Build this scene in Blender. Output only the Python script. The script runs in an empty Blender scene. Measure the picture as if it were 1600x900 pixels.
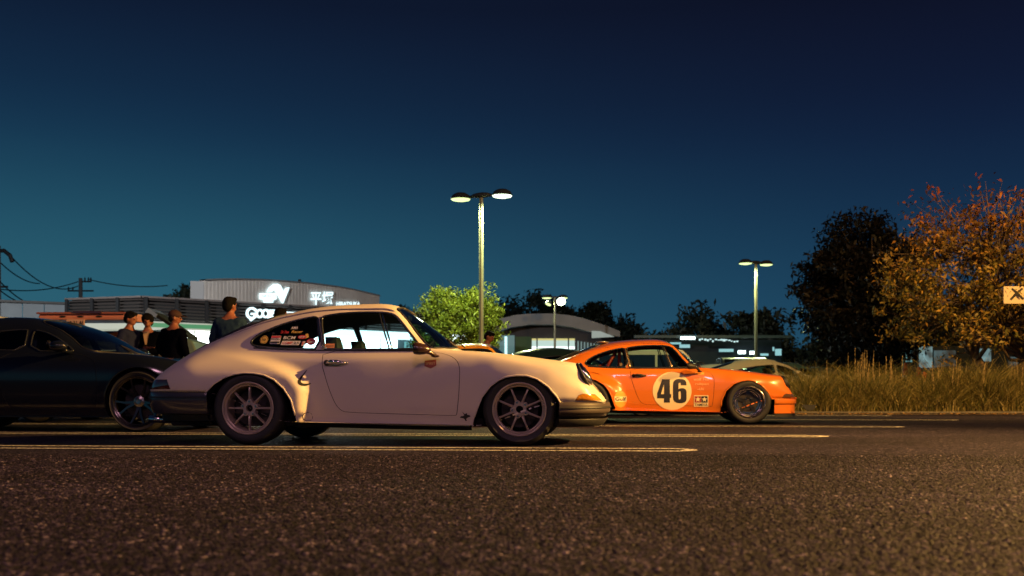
import bpy, bmesh, math, random
import numpy as np
from mathutils import Vector, Matrix
from mathutils.geometry import delaunay_2d_cdt
R = math.radians
rnd = random.Random(7)
SC = bpy.context.scene
COL = SC.collection

# ------------------------------------------------------------------ camera
F_PX, HCAM, CX, HY = 1550.0, 0.432, 800.0, 615.0      # focal length and horizon in photo pixels (1600 x 900)
cam_d = bpy.data.cameras.new('camera'); cam = bpy.data.objects.new('camera', cam_d); COL.objects.link(cam)
cam.location = (0, 0, HCAM); cam.rotation_euler = (R(90), 0, 0)
cam_d.sensor_width = 36; cam_d.lens = F_PX / 1600 * 36
cam_d.shift_y = (HY - 450) / 1600
cam_d.clip_start = 0.05; cam_d.clip_end = 2000
cam_d.dof.use_dof = True; cam_d.dof.focus_distance = 8.6; cam_d.dof.aperture_fstop = 2.8
SC.camera = cam

# ------------------------------------------------------------------ sky and exposure
def lin(c):
    return tuple(((v / 255) / 12.92 if v / 255 <= 0.04045 else ((v / 255 + 0.055) / 1.055) ** 2.4) for v in c) + (1,)
wd = bpy.data.worlds.new("World"); SC.world = wd; wd.use_nodes = True
nt = wd.node_tree; N = nt.nodes; L = nt.links
for n in list(N): N.remove(n)
tc = N.new('ShaderNodeTexCoord'); sep = N.new('ShaderNodeSeparateXYZ'); L.new(tc.outputs['Generated'], sep.inputs[0])
def ramp(stops):
    r = N.new('ShaderNodeValToRGB'); r.color_ramp.interpolation = 'B_SPLINE'
    e = r.color_ramp.elements
    e[0].position, e[0].color = stops[0][0], lin(stops[0][1]); e[1].position, e[1].color = stops[-1][0], lin(stops[-1][1])
    for p, c in stops[1:-1]:
        q = e.new(p); q.color = lin(c)
    L.new(sep.outputs['Z'], r.inputs[0]); return r
west = ramp([(0.0, (44, 92, 108)), (0.07, (44, 96, 114)), (0.14, (38, 88, 108)), (0.22, (22, 56, 82)), (0.28, (18, 42, 68)), (0.36, (14, 24, 47)), (1, (8, 10, 20))])
east = ramp([(0.0, (34, 78, 100)), (0.07, (28, 66, 94)), (0.14, (22, 52, 80)), (0.22, (17, 34, 62)), (0.28, (15, 25, 50)), (0.36, (14, 17, 36)), (1, (6, 7, 14))])
mr = N.new('ShaderNodeMapRange'); mr.interpolation_type = 'SMOOTHSTEP'
mr.inputs['From Min'].default_value = -0.5; mr.inputs['From Max'].default_value = 0.5
L.new(sep.outputs['X'], mr.inputs['Value'])
mx = N.new('ShaderNodeMix'); mx.data_type = 'RGBA'
L.new(mr.outputs[0], mx.inputs['Factor']); L.new(west.outputs[0], mx.inputs['A']); L.new(east.outputs[0], mx.inputs['B'])
bg = N.new('ShaderNodeBackground'); bg.inputs['Strength'].default_value = 1.0
L.new(mx.outputs['Result'], bg.inputs['Color'])
wo = N.new('ShaderNodeOutputWorld'); L.new(bg.outputs[0], wo.inputs[0])
SC.view_settings.view_transform = 'Standard'; SC.view_settings.look = 'None'
SC.view_settings.exposure = 0.0; SC.view_settings.gamma = 1.0; SC.view_settings.use_curve_mapping = False
SC.render.engine = 'CYCLES'
cy = SC.cycles
cy.use_denoising = True; cy.max_bounces = 8; cy.transparent_max_bounces = 24; cy.glossy_bounces = 4; cy.diffuse_bounces = 3
cy.sample_clamp_indirect = 4.0; cy.caustics_reflective = False; cy.caustics_refractive = False

# unseen lamps: sodium ones outside the picture, then added pink and facade fills
def lamp(name, loc, energy, color, size=0.2, target=None, spot=None):
    ld = bpy.data.lights.new(name, 'SPOT' if spot else 'POINT'); ld.energy = energy; ld.color = color; ld.shadow_soft_size = size
    if spot:
        ld.spot_size = R(spot); ld.spot_blend = 0.6
    o = bpy.data.objects.new(name, ld); COL.objects.link(o); o.location = loc
    if target is not None:
        d = Vector(target) - Vector(loc); o.rotation_euler = d.to_track_quat('-Z', 'Y').to_euler()
    return o
SODIUM = (1.0, 0.53, 0.13)
lamp('sodium_lamp_light', (13.9, 7.22, 7.1), 38500, SODIUM, 0.16, target=(-1.6, 7.2, 0.8), spot=76).data.spot_blend = 1.0
lamp('sodium_lamp_light', (5.6, 5.8, 7.0), 5200, SODIUM, 0.14, target=(3.6, 14.8, .4), spot=84).data.spot_blend = 1.0
lamp('sodium_lamp_light', (10.6, 13.2, 8.5), 10500, SODIUM, 0.16, target=(10.8, 22.0, 2.2), spot=112).data.spot_blend = 1.0
PINK = (1.0, 0.50, 0.68)
for px_, py_, e_ in ((-7.5, -1.5, 520), (0.5, -2.5, 540), (8.0, -1.0, 400)):
    lamp('pink_fill_light', (px_, py_, 8.5), e_, PINK, 0.7)  # fill added for the asphalt and doors, not actual lamp posts
lamp('facade_fill_light', (-16.5, 23.0, 8.0), 16500, (1.0, 0.97, 0.94), 0.3, target=(-11.5, 45.0, 4.5), spot=85)  # unseen spot added to brighten the shop facade

# ------------------------------------------------------------------ materials
MATS = {}
def mat(name, color=(0.5, 0.5, 0.5), rough=0.5, metal=0.0, spec=0.5, coat=0.0, emit=None, es=0.0, noise=0.0, nscale=8.0, bump=0.0, bscale=60.0, rvar=0.0, coat_rough=0.06):
    if name in MATS: return MATS[name]
    m = bpy.data.materials.new(name); m.use_nodes = True; t = m.node_tree
    b = t.nodes['Principled BSDF']
    b.inputs['Base Color'].default_value = (*color[:3], 1); b.inputs['Roughness'].default_value = rough
    b.inputs['Metallic'].default_value = metal; b.inputs['Specular IOR Level'].default_value = spec
    b.inputs['Coat Weight'].default_value = coat; b.inputs['Coat Roughness'].default_value = coat_rough
    if emit:
        b.inputs['Emission Color'].default_value = (*emit[:3], 1); b.inputs['Emission Strength'].default_value = es
    if noise or bump or rvar:
        tc = t.nodes.new('ShaderNodeTexCoord')
    if noise:
        n = t.nodes.new('ShaderNodeTexNoise'); n.inputs['Scale'].default_value = nscale; n.inputs['Detail'].default_value = 6
        t.links.new(tc.outputs['Object'], n.inputs['Vector'])
        r = t.nodes.new('ShaderNodeValToRGB'); r.color_ramp.elements[0].position = 0.3; r.color_ramp.elements[1].position = 0.7
        r.color_ramp.elements[0].color = (*[max(0, c * (1 - noise)) for c in color[:3]], 1)
        r.color_ramp.elements[1].color = (*[min(1, c * (1 + noise)) for c in color[:3]], 1)
        t.links.new(n.outputs[0], r.inputs[0]); t.links.new(r.outputs[0], b.inputs['Base Color'])
    if rvar:
        n = t.nodes.new('ShaderNodeTexNoise'); n.inputs['Scale'].default_value = 5; n.inputs['Detail'].default_value = 5
        t.links.new(tc.outputs['Object'], n.inputs['Vector'])
        q = t.nodes.new('ShaderNodeMapRange'); q.inputs['From Min'].default_value = .3; q.inputs['From Max'].default_value = .7
        q.inputs['To Min'].default_value = max(0.02, rough - rvar); q.inputs['To Max'].default_value = rough + rvar
        t.links.new(n.outputs[0], q.inputs['Value']); t.links.new(q.outputs[0], b.inputs['Roughness'])
    if bump:
        n = t.nodes.new('ShaderNodeTexNoise'); n.inputs['Scale'].default_value = bscale; n.inputs['Detail'].default_value = 4
        t.links.new(tc.outputs['Object'], n.inputs['Vector'])
        u = t.nodes.new('ShaderNodeBump'); u.inputs['Strength'].default_value = bump; u.inputs['Distance'].default_value = 0.01
        t.links.new(n.outputs[0], u.inputs['Height']); t.links.new(u.outputs[0], b.inputs['Normal'])
    MATS[name] = m; return m

def emis(name, color, s, tint_noise=0):
    if name in MATS: return MATS[name]
    m = bpy.data.materials.new(name); m.use_nodes = True; t = m.node_tree
    b = t.nodes['Principled BSDF']; b.inputs['Base Color'].default_value = (0.1, 0.1, 0.1, 1)
    b.inputs['Emission Color'].default_value = (*color[:3], 1); b.inputs['Emission Strength'].default_value = s
    if tint_noise:
        tc = t.nodes.new('ShaderNodeTexCoord')
        v = t.nodes.new('ShaderNodeTexNoise'); v.inputs['Scale'].default_value = tint_noise; v.inputs['Detail'].default_value = 3
        t.links.new(tc.outputs['Object'], v.inputs['Vector'])
        q = t.nodes.new('ShaderNodeMapRange'); q.inputs['From Min'].default_value = .35; q.inputs['From Max'].default_value = .62
        q.inputs['To Min'].default_value = s * .15; q.inputs['To Max'].default_value = s
        t.links.new(v.outputs[0], q.inputs['Value']); t.links.new(q.outputs[0], b.inputs['Emission Strength'])
    MATS[name] = m; return m

def glass_mat(name, tint=(0.8, 0.9, 0.9), dark=0.75):
    if name in MATS: return MATS[name]
    m = bpy.data.materials.new(name); m.use_nodes = True; t = m.node_tree
    for n in list(t.nodes): t.nodes.remove(n)
    tr = t.nodes.new('ShaderNodeBsdfTransparent'); tr.inputs[0].default_value = (*[c * dark for c in tint], 1)
    gl = t.nodes.new('ShaderNodeBsdfGlossy'); gl.inputs['Roughness'].default_value = 0.02
    fr = t.nodes.new('ShaderNodeFresnel'); fr.inputs[0].default_value = 1.5
    mi = t.nodes.new('ShaderNodeMixShader'); o = t.nodes.new('ShaderNodeOutputMaterial')
    t.links.new(fr.outputs[0], mi.inputs[0]); t.links.new(tr.outputs[0], mi.inputs[1]); t.links.new(gl.outputs[0], mi.inputs[2])
    t.links.new(mi.outputs[0], o.inputs[0])
    MATS[name] = m; return m

def asphalt_mat():
    m = bpy.data.materials.new('asphalt'); m.use_nodes = True; t = m.node_tree; b = t.nodes['Principled BSDF']
    tc = t.nodes.new('ShaderNodeTexCoord')
    def vor(scale, feat='F1'):
        v = t.nodes.new('ShaderNodeTexVoronoi'); v.inputs['Scale'].default_value = scale; v.feature = feat
        t.links.new(tc.outputs['Object'], v.inputs['Vector']); return v
    v1 = vor(62); v2 = vor(150)
    cr = t.nodes.new('ShaderNodeValToRGB'); e = cr.color_ramp.elements
    e[0].position, e[0].color = 0.0, (0.003, 0.003, 0.006, 1); e[1].position, e[1].color = 1.0, (0.20, 0.16, 0.21, 1)
    for p, c in ((0.45, (0.017, 0.013, 0.031, 1)), (0.8, (0.039, 0.030, 0.062, 1)), (0.93, (0.070, 0.054, 0.100, 1))):
        q = e.new(p); q.color = c
    sx = t.nodes.new('ShaderNodeSeparateColor'); t.links.new(v1.outputs['Color'], sx.inputs[0])
    t.links.new(sx.outputs[0], cr.inputs[0])
    # gaps between the stones are dark bitumen
    g = t.nodes.new('ShaderNodeMapRange'); g.inputs['From Min'].default_value = 0.35; g.inputs['From Max'].default_value = 0.75
    g.inputs['To Min'].default_value = 1.0; g.inputs['To Max'].default_value = 0.25
    t.links.new(v1.outputs['Distance'], g.inputs['Value'])
    n = t.nodes.new('ShaderNodeTexNoise'); n.inputs['Scale'].default_value = 0.55; n.inputs['Detail'].default_value = 7; n.inputs['Roughness'].default_value = .65
    t.links.new(tc.outputs['Object'], n.inputs['Vector'])
    nr = t.nodes.new('ShaderNodeMapRange'); nr.inputs['From Min'].default_value = .3; nr.inputs['From Max'].default_value = .7
    nr.inputs['To Min'].default_value = .6; nr.inputs['To Max'].default_value = 1.35
    t.links.new(n.outputs[0], nr.inputs['Value'])
    mu = t.nodes.new('ShaderNodeMath'); mu.operation = 'MULTIPLY'; t.links.new(g.outputs[0], mu.inputs[0]); t.links.new(nr.outputs[0], mu.inputs[1])
    mc = t.nodes.new('ShaderNodeVectorMath'); mc.operation = 'SCALE'
    t.links.new(cr.outputs[0], mc.inputs[0]); t.links.new(mu.outputs[0], mc.inputs['Scale'])
    # faint lighter and darker patches, tyre tracks along the aisle and small oil stains
    mp = t.nodes.new('ShaderNodeMapping'); mp.inputs['Scale'].default_value = (.10, .9, 1); mp.inputs['Rotation'].default_value = (0, 0, .1); t.links.new(tc.outputs['Object'], mp.inputs[0])
    n3 = t.nodes.new('ShaderNodeTexNoise'); n3.inputs['Scale'].default_value = 1.0; n3.inputs['Detail'].default_value = 4; t.links.new(mp.outputs[0], n3.inputs['Vector'])
    r3 = t.nodes.new('ShaderNodeMapRange'); r3.inputs['From Min'].default_value = .35; r3.inputs['From Max'].default_value = .65; r3.inputs['To Min'].default_value = .72; r3.inputs['To Max'].default_value = 1.2; t.links.new(n3.outputs[0], r3.inputs['Value'])
    n4 = t.nodes.new('ShaderNodeTexNoise'); n4.inputs['Scale'].default_value = 1.7; n4.inputs['Detail'].default_value = 3; t.links.new(tc.outputs['Object'], n4.inputs['Vector'])
    r4 = t.nodes.new('ShaderNodeMapRange'); r4.inputs['From Min'].default_value = .66; r4.inputs['From Max'].default_value = .74; r4.inputs['To Min'].default_value = 1; r4.inputs['To Max'].default_value = .45; t.links.new(n4.outputs[0], r4.inputs['Value'])
    m5 = t.nodes.new('ShaderNodeMath'); m5.operation = 'MULTIPLY'; t.links.new(r3.outputs[0], m5.inputs[0]); t.links.new(r4.outputs[0], m5.inputs[1])
    m6 = t.nodes.new('ShaderNodeVectorMath'); m6.operation = 'SCALE'; t.links.new(mc.outputs[0], m6.inputs[0]); t.links.new(m5.outputs[0], m6.inputs['Scale'])
    t.links.new(m6.outputs[0], b.inputs['Base Color'])
    b.inputs['Roughness'].default_value = 0.7; b.inputs['Specular IOR Level'].default_value = 0.15
    # stone relief
    ad = t.nodes.new('ShaderNodeMath'); ad.operation = 'MULTIPLY_ADD'; ad.inputs[1].default_value = -1.0
    t.links.new(v1.outputs['Distance'], ad.inputs[0])
    m2 = t.nodes.new('ShaderNodeMath'); m2.operation = 'MULTIPLY'; m2.inputs[1].default_value = -0.4; t.links.new(v2.outputs['Distance'], m2.inputs[0])
    t.links.new(m2.outputs[0], ad.inputs[2])
    bu = t.nodes.new('ShaderNodeBump'); bu.inputs['Strength'].default_value = 1.0; bu.inputs['Distance'].default_value = 0.010
    t.links.new(ad.outputs[0], bu.inputs['Height']); t.links.new(bu.outputs[0], b.inputs['Normal'])
    return m

def line_paint_mat():
    m = bpy.data.materials.new('line_paint'); m.use_nodes = True; t = m.node_tree; b = t.nodes['Principled BSDF']
    tc = t.nodes.new('ShaderNodeTexCoord'); n = t.nodes.new('ShaderNodeTexNoise'); n.inputs['Scale'].default_value = 45; n.inputs['Detail'].default_value = 5
    t.links.new(tc.outputs['Object'], n.inputs['Vector'])
    r = t.nodes.new('ShaderNodeValToRGB'); r.color_ramp.elements[0].position = .44; r.color_ramp.elements[1].position = .56
    r.color_ramp.elements[0].color = (.035, .03, .035, 1); r.color_ramp.elements[1].color = (.74, .70, .64, 1)
    t.links.new(n.outputs[0], r.inputs[0]); t.links.new(r.outputs[0], b.inputs['Base Color']); b.inputs['Roughness'].default_value = .6
    return m

def leaf_mat(name, stops, transl=0.35, rough=0.5):
    m = bpy.data.materials.new(name); m.use_nodes = True; t = m.node_tree; b = t.nodes['Principled BSDF']
    g = t.nodes.new('ShaderNodeNewGeometry'); r = t.nodes.new('ShaderNodeValToRGB'); e = r.color_ramp.elements
    e[0].position, e[0].color = 0, (*stops[0], 1); e[1].position, e[1].color = 1, (*stops[-1], 1)
    for i, c in enumerate(stops[1:-1]):
        q = e.new((i + 1) / (len(stops) - 1)); q.color = (*c, 1)
    t.links.new(g.outputs['Random Per Island'], r.inputs[0]); t.links.new(r.outputs[0], b.inputs['Base Color'])
    b.inputs['Roughness'].default_value = rough; b.inputs['Specular IOR Level'].default_value = 0.3
    tl = t.nodes.new('ShaderNodeBsdfTranslucent'); t.links.new(r.outputs[0], tl.inputs[0])
    mi = t.nodes.new('ShaderNodeMixShader'); mi.inputs[0].default_value = transl
    o = t.nodes['Material Output']; t.links.new(b.outputs[0], mi.inputs[1]); t.links.new(tl.outputs[0], mi.inputs[2]); t.links.new(mi.outputs[0], o.inputs[0])
    return m

def autumn_mat():
    m = leaf_mat('autumn_leaves', [(.03, .03, .010), (.22, .17, .03), (.05, .045, .012), (.36, .24, .04), (.28, .15, .03), (.06, .055, .015), (.14, .13, .03), (.42, .24, .04)], .22)
    t = m.node_tree; tc = t.nodes.new('ShaderNodeTexCoord'); sp = t.nodes.new('ShaderNodeSeparateXYZ'); t.links.new(tc.outputs['Object'], sp.inputs[0])
    q = t.nodes.new('ShaderNodeMapRange'); q.inputs['From Min'].default_value = 3.2; q.inputs['From Max'].default_value = 5.6; t.links.new(sp.outputs['Z'], q.inputs['Value'])
    r = [n for n in t.nodes if n.type == 'VALTORGB'][0]; mx = t.nodes.new('ShaderNodeMix'); mx.data_type = 'RGBA'; mx.blend_type = 'MULTIPLY'; mx.inputs['B'].default_value = (.85, .34, .45, 1)
    t.links.new(q.outputs[0], mx.inputs['Factor']); t.links.new(r.outputs[0], mx.inputs['A'])
    for n in t.nodes:
        if n.type == 'BSDF_PRINCIPLED': t.links.new(mx.outputs['Result'], n.inputs['Base Color'])
        if n.type == 'BSDF_TRANSLUCENT': t.links.new(mx.outputs['Result'], n.inputs[0])
    return m

# ------------------------------------------------------------------ object helpers
def setp(o, label=None, cat=None, group=None, kind=None):
    if label: o['label'] = label
    if cat: o['category'] = cat
    if group: o['group'] = group
    if kind: o['kind'] = kind
    return o
def thing(name, label, cat, loc=(0, 0, 0), rz=0.0, group=None):
    o = bpy.data.objects.new(name, None); COL.objects.link(o); o.location = loc; o.rotation_euler = (0, 0, rz)
    return setp(o, label, cat, group)
def mk(name, verts, faces, material, parent=None, smooth=True, solid=0.0, mirror=False):
    me = bpy.data.meshes.new(name)
    me.from_pydata([tuple(map(float, v)) for v in verts], [], [tuple(int(i) for i in f) for f in faces])
    me.validate(); me.update()
    if smooth: me.polygons.foreach_set('use_smooth', [True] * len(me.polygons))
    me.materials.append(material)
    o = bpy.data.objects.new(name, me); COL.objects.link(o)
    if parent is not None: o.parent = parent
    if solid:
        s = o.modifiers.new('thickness', 'SOLIDIFY'); s.thickness = solid; s.offset = -1
    return o
def shell_mod(o, th):
    s = o.modifiers.new('thickness', 'SOLIDIFY'); s.thickness = th; s.offset = -1
    e = o.modifiers.new('edges', 'EDGE_SPLIT'); e.split_angle = R(38)
def copy_tree(o, parent=None):
    c = o.copy(); COL.objects.link(c); c.parent = parent
    for ch in [x for x in o.children]: copy_tree(ch, c)
    return c

class MB:
    """collects simple shapes into one mesh"""
    def __init__(s): s.v = []; s.f = []
    def add(s, v, f):
        k = len(s.v); s.v += [tuple(map(float, p)) for p in v]; s.f += [tuple(int(i) + k for i in q) for q in f]; return s
    def box(s, x0, x1, y0, y1, z0, z1, M=None):
        v = [(x0, y0, z0), (x1, y0, z0), (x1, y1, z0), (x0, y1, z0), (x0, y0, z1), (x1, y0, z1), (x1, y1, z1), (x0, y1, z1)]
        if M is not None: v = [M @ Vector(p) for p in v]
        return s.add(v, [(0, 3, 2, 1), (4, 5, 6, 7), (0, 1, 5, 4), (1, 2, 6, 5), (2, 3, 7, 6), (3, 0, 4, 7)])
    def tube(s, pts, rad, seg=8, closed=False, flat=1.0):
        pts = [Vector(p) for p in pts]; n = len(pts); rings = []
        rr = rad if hasattr(rad, '__len__') else [rad] * n
        prev = None
        for i, p in enumerate(pts):
            a = pts[(i - 1) % n] if (closed or i > 0) else p; b = pts[(i + 1) % n] if (closed or i < n - 1) else p
            d = (b - a)
            d = d.normalized() if d.length > 1e-9 else Vector((0, 0, 1))
            if prev is None:
                u = d.orthogonal().normalized()
            else:
                u = prev - d * prev.dot(d); u = u.normalized() if u.length > 1e-6 else d.orthogonal().normalized()
            prev = u; w = d.cross(u)
            rings.append([p + (u * math.cos(2 * math.pi * k / seg) + w * math.sin(2 * math.pi * k / seg) * flat) * rr[i] for k in range(seg)])
        v = [q for r in rings for q in r]; f = []
        m = n if closed else n - 1
        for i in range(m):
            j = (i + 1) % n
            for k in range(seg):
                f.append((i * seg + k, i * seg + (k + 1) % seg, j * seg + (k + 1) % seg, j * seg + k))
        if not closed:
            f.append(tuple(range(seg))[::-1]); f.append(tuple((n - 1) * seg + k for k in range(seg)))
        return s.add(v, f)
    def lathe(s, prof, seg=48, axis='y', c=(0, 0, 0), closed=False):
        """profile of (radius, position along the axis)"""
        v = []; f = []; n = len(prof)
        for k in range(seg):
            a = 2 * math.pi * k / seg
            for r, h in prof:
                if axis == 'y': v.append((c[0] + r * math.cos(a), c[1] + h, c[2] + r * math.sin(a)))
                elif axis == 'x': v.append((c[0] + h, c[1] + r * math.cos(a), c[2] + r * math.sin(a)))
                else: v.append((c[0] + r * math.cos(a), c[1] + r * math.sin(a), c[2] + h))
        for k in range(seg):
            j = (k + 1) % seg
            for i in range(n if closed else n - 1):
                i2 = (i + 1) % n
                q = (k * n + i, k * n + i2, j * n + i2, j * n + i)
                f.append(q if axis != 'z' else q[::-1])
        return s.add(v, f)
    def ball(s, c, r, seg=16, rings=10, M=None):
        v = []; f = []
        for i in range(rings + 1):
            th = math.pi * i / rings
            for k in range(seg):
                a = 2 * math.pi * k / seg
                p = Vector((r[0] * math.sin(th) * math.cos(a), r[1] * math.sin(th) * math.sin(a), r[2] * math.cos(th)))
                if M is not None: p = M @ p
                v.append(p + Vector(c))
        for i in range(rings):
            for k in range(seg):
                f.append((i * seg + k, (i + 1) * seg + k, (i + 1) * seg + (k + 1) % seg, i * seg + (k + 1) % seg))
        return s.add(v, f)
    def prism(s, poly, y0, y1, plane='xz', M=None):
        n = len(poly)
        def P(a, b, y): 
            p = (a, y, b) if plane == 'xz' else ((a, b, y) if plane == 'xy' else (y, a, b))
            return M @ Vector(p) if M is not None else p
        v = [P(a, b, y0) for a, b in poly] + [P(a, b, y1) for a, b in poly]
        f = [tuple(range(n)), tuple(range(2 * n - 1, n - 1, -1))] + [(i, n + i, n + (i + 1) % n, (i + 1) % n) for i in range(n)]
        return s.add(v, f)
    def obj(s, name, material, parent=None, smooth=False, bevel=0.0, auto=None, solid=0.0):
        o = mk(name, s.v, s.f, material, parent, smooth, solid)
        bm = bmesh.new(); bm.from_mesh(o.data); bmesh.ops.remove_doubles(bm, verts=bm.verts, dist=1e-5)
        bmesh.ops.recalc_face_normals(bm, faces=bm.faces)
        if auto is not None:
            for e in bm.edges:
                if len(e.link_faces) == 2 and e.calc_face_angle(0) > R(auto): e.smooth = False
            for q in bm.faces: q.smooth = True
        bm.to_mesh(o.data); bm.free()
        if bevel:
            b = o.modifiers.new('bevel', 'BEVEL'); b.width = bevel; b.segments = 2; b.limit_method = 'ANGLE'
        return o

# ------------------------------------------------------------------ writing and flat outlines
_tcache = {}
def text2d(s, bold=0.0, shear=0.0):
    """triangulated outline of a word, scaled so that the capital height is 1 and the width is w"""
    key = (s, bold, shear)
    if key in _tcache: return _tcache[key]
    cu = bpy.data.curves.new('word', 'FONT'); cu.body = s; cu.size = 1; cu.offset = bold; cu.shear = shear; cu.resolution_u = 3
    o = bpy.data.objects.new('word', cu); COL.objects.link(o)
    me = bpy.data.meshes.new_from_object(o)
    v = np.array([tuple(p.co)[:2] for p in me.vertices]) if len(me.vertices) else np.zeros((3, 2))
    f = [tuple(p.vertices) for p in me.polygons]
    bpy.data.objects.remove(o); bpy.data.curves.remove(cu); bpy.data.meshes.remove(me)
    v = v - v.min(0); v = v / max(1e-6, v[:, 1].max())
    _tcache[key] = (v, f); return v, f
def outline2d(loops):
    cu = bpy.data.curves.new('outline', 'CURVE'); cu.dimensions = '2D'; cu.fill_mode = 'BOTH'
    for lp in loops:
        sp = cu.splines.new('POLY'); sp.points.add(len(lp) - 1); sp.use_cyclic_u = True
        for i, (a, b) in enumerate(lp): sp.points[i].co = (a, b, 0, 1)
    o = bpy.data.objects.new('outline', cu); COL.objects.link(o)
    me = bpy.data.meshes.new_from_object(o)
    v = np.array([tuple(p.co)[:2] for p in me.vertices]); f = [tuple(p.vertices) for p in me.polygons]
    bpy.data.objects.remove(o); bpy.data.curves.remove(cu); bpy.data.meshes.remove(me)
    return v, f
def refine(v, f, maxlen):
    """cut long edges so the flat shape can follow a curved surface"""
    bm = bmesh.new(); vs = [bm.verts.new((p[0], p[1], 0)) for p in v]
    for q in f:
        try: bm.faces.new([vs[i] for i in q])
        except ValueError: pass
    bmesh.ops.triangulate(bm, faces=bm.faces)
    for _ in range(5):
        es = [e for e in bm.edges if e.calc_length() > maxlen]
        if not es: break
        bmesh.ops.subdivide_edges(bm, edges=es, cuts=1)
        bmesh.ops.triangulate(bm, faces=bm.faces)
    bm.verts.index_update()
    v2 = np.array([tuple(p.co)[:2] for p in bm.verts]); f2 = [tuple(p.index for p in q.verts) for q in bm.faces]
    bm.free(); return v2, f2
def ellipse(cx, cy, rx, ry, n=28, a0=0.0, a1=2 * math.pi):
    full = abs(a1 - a0 - 2 * math.pi) < 1e-6
    return [(cx + rx * math.cos(a0 + (a1 - a0) * i / (n if full else n - 1)), cy + ry * math.sin(a0 + (a1 - a0) * i / (n if full else n - 1))) for i in range(n)]
def rrect(x0, y0, x1, y1, r=0.01, n=4):
    out = []
    for cx, cy, a in ((x1 - r, y1 - r, 0), (x0 + r, y1 - r, 90), (x0 + r, y0 + r, 180), (x1 - r, y0 + r, 270)):
        out += [(cx + r * math.cos(R(a + 90 * i / n)), cy + r * math.sin(R(a + 90 * i / n))) for i in range(n + 1)]
    return out

# ------------------------------------------------------------------ car bodies: lofted sections cut into panels
def pchip(tab):
    xs = np.array([a for a, b in tab], float); ys = np.array([b for a, b in tab], float)
    if len(xs) == 1: return lambda x: np.full_like(np.asarray(x, float), ys[0])
    h = np.diff(xs); d = np.diff(ys) / h; m = np.zeros_like(ys); m[0] = d[0]; m[-1] = d[-1]
    for i in range(1, len(xs) - 1):
        if d[i - 1] * d[i] > 0:
            w1 = 2 * h[i] + h[i - 1]; w2 = h[i] + 2 * h[i - 1]; m[i] = (w1 + w2) / (w1 / d[i - 1] + w2 / d[i])
    def fn(x):
        x = np.clip(np.asarray(x, float), xs[0], xs[-1]); i = np.clip(np.searchsorted(xs, x) - 1, 0, len(h) - 1)
        t = (x - xs[i]) / h[i]
        return ((2 * t**3 - 3 * t**2 + 1) * ys[i] + (t**3 - 2 * t**2 + t) * h[i] * m[i] + (-2 * t**3 + 3 * t**2) * ys[i + 1] + (t**3 - t**2) * h[i] * m[i + 1])
    return fn
def sstep(x): x = np.clip(x, 0, 1); return x * x * (3 - 2 * x)
TS = 0.2
def inside(poly, P):
    px = np.array([p[0] for p in poly]); py = np.array([p[1] for p in poly]); x = P[:, 0]; y = P[:, 1]
    r = np.zeros(len(P), bool); j = len(poly) - 1
    for i in range(len(poly)):
        c = ((py[i] > y) != (py[j] > y))
        with np.errstate(divide='ignore', invalid='ignore'):
            r ^= c & (x < (px[j] - px[i]) * (y - py[i]) / (py[j] - py[i] + 1e-15) + px[i])
        j = i
    return r
def dense(poly, step, closed=True):
    out = []; n = len(poly)
    for i in range(n if closed else n - 1):
        a = np.array(poly[i], float); b = np.array(poly[(i + 1) % n], float); k = max(1, int(np.linalg.norm(b - a) / step + .5))
        for q in range(k): out.append(tuple(a + (b - a) * q / k))
    if not closed: out.append(tuple(poly[-1]))
    return out
def smoothloop(poly, n=1):
    for _ in range(n):
        o = []
        for i in range(len(poly)):
            a = poly[i]; b = poly[(i + 1) % len(poly)]
            o += [(a[0] * .75 + b[0] * .25, a[1] * .75 + b[1] * .25), (a[0] * .25 + b[0] * .75, a[1] * .25 + b[1] * .75)]
        poly = o
    return poly
def offset(poly, d):
    P = np.array(poly, float); n = len(P); area = 0.5 * np.sum(P[:, 0] * np.roll(P[:, 1], -1) - np.roll(P[:, 0], -1) * P[:, 1])
    s = 1 if area > 0 else -1; out = []
    for i in range(n):
        a = P[(i + 1) % n] - P[i - 1]; l = np.linalg.norm(a) + 1e-12; nrm = np.array((-a[1], a[0])) / l * s
        out.append(tuple(P[i] + nrm * d))
    return out

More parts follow.
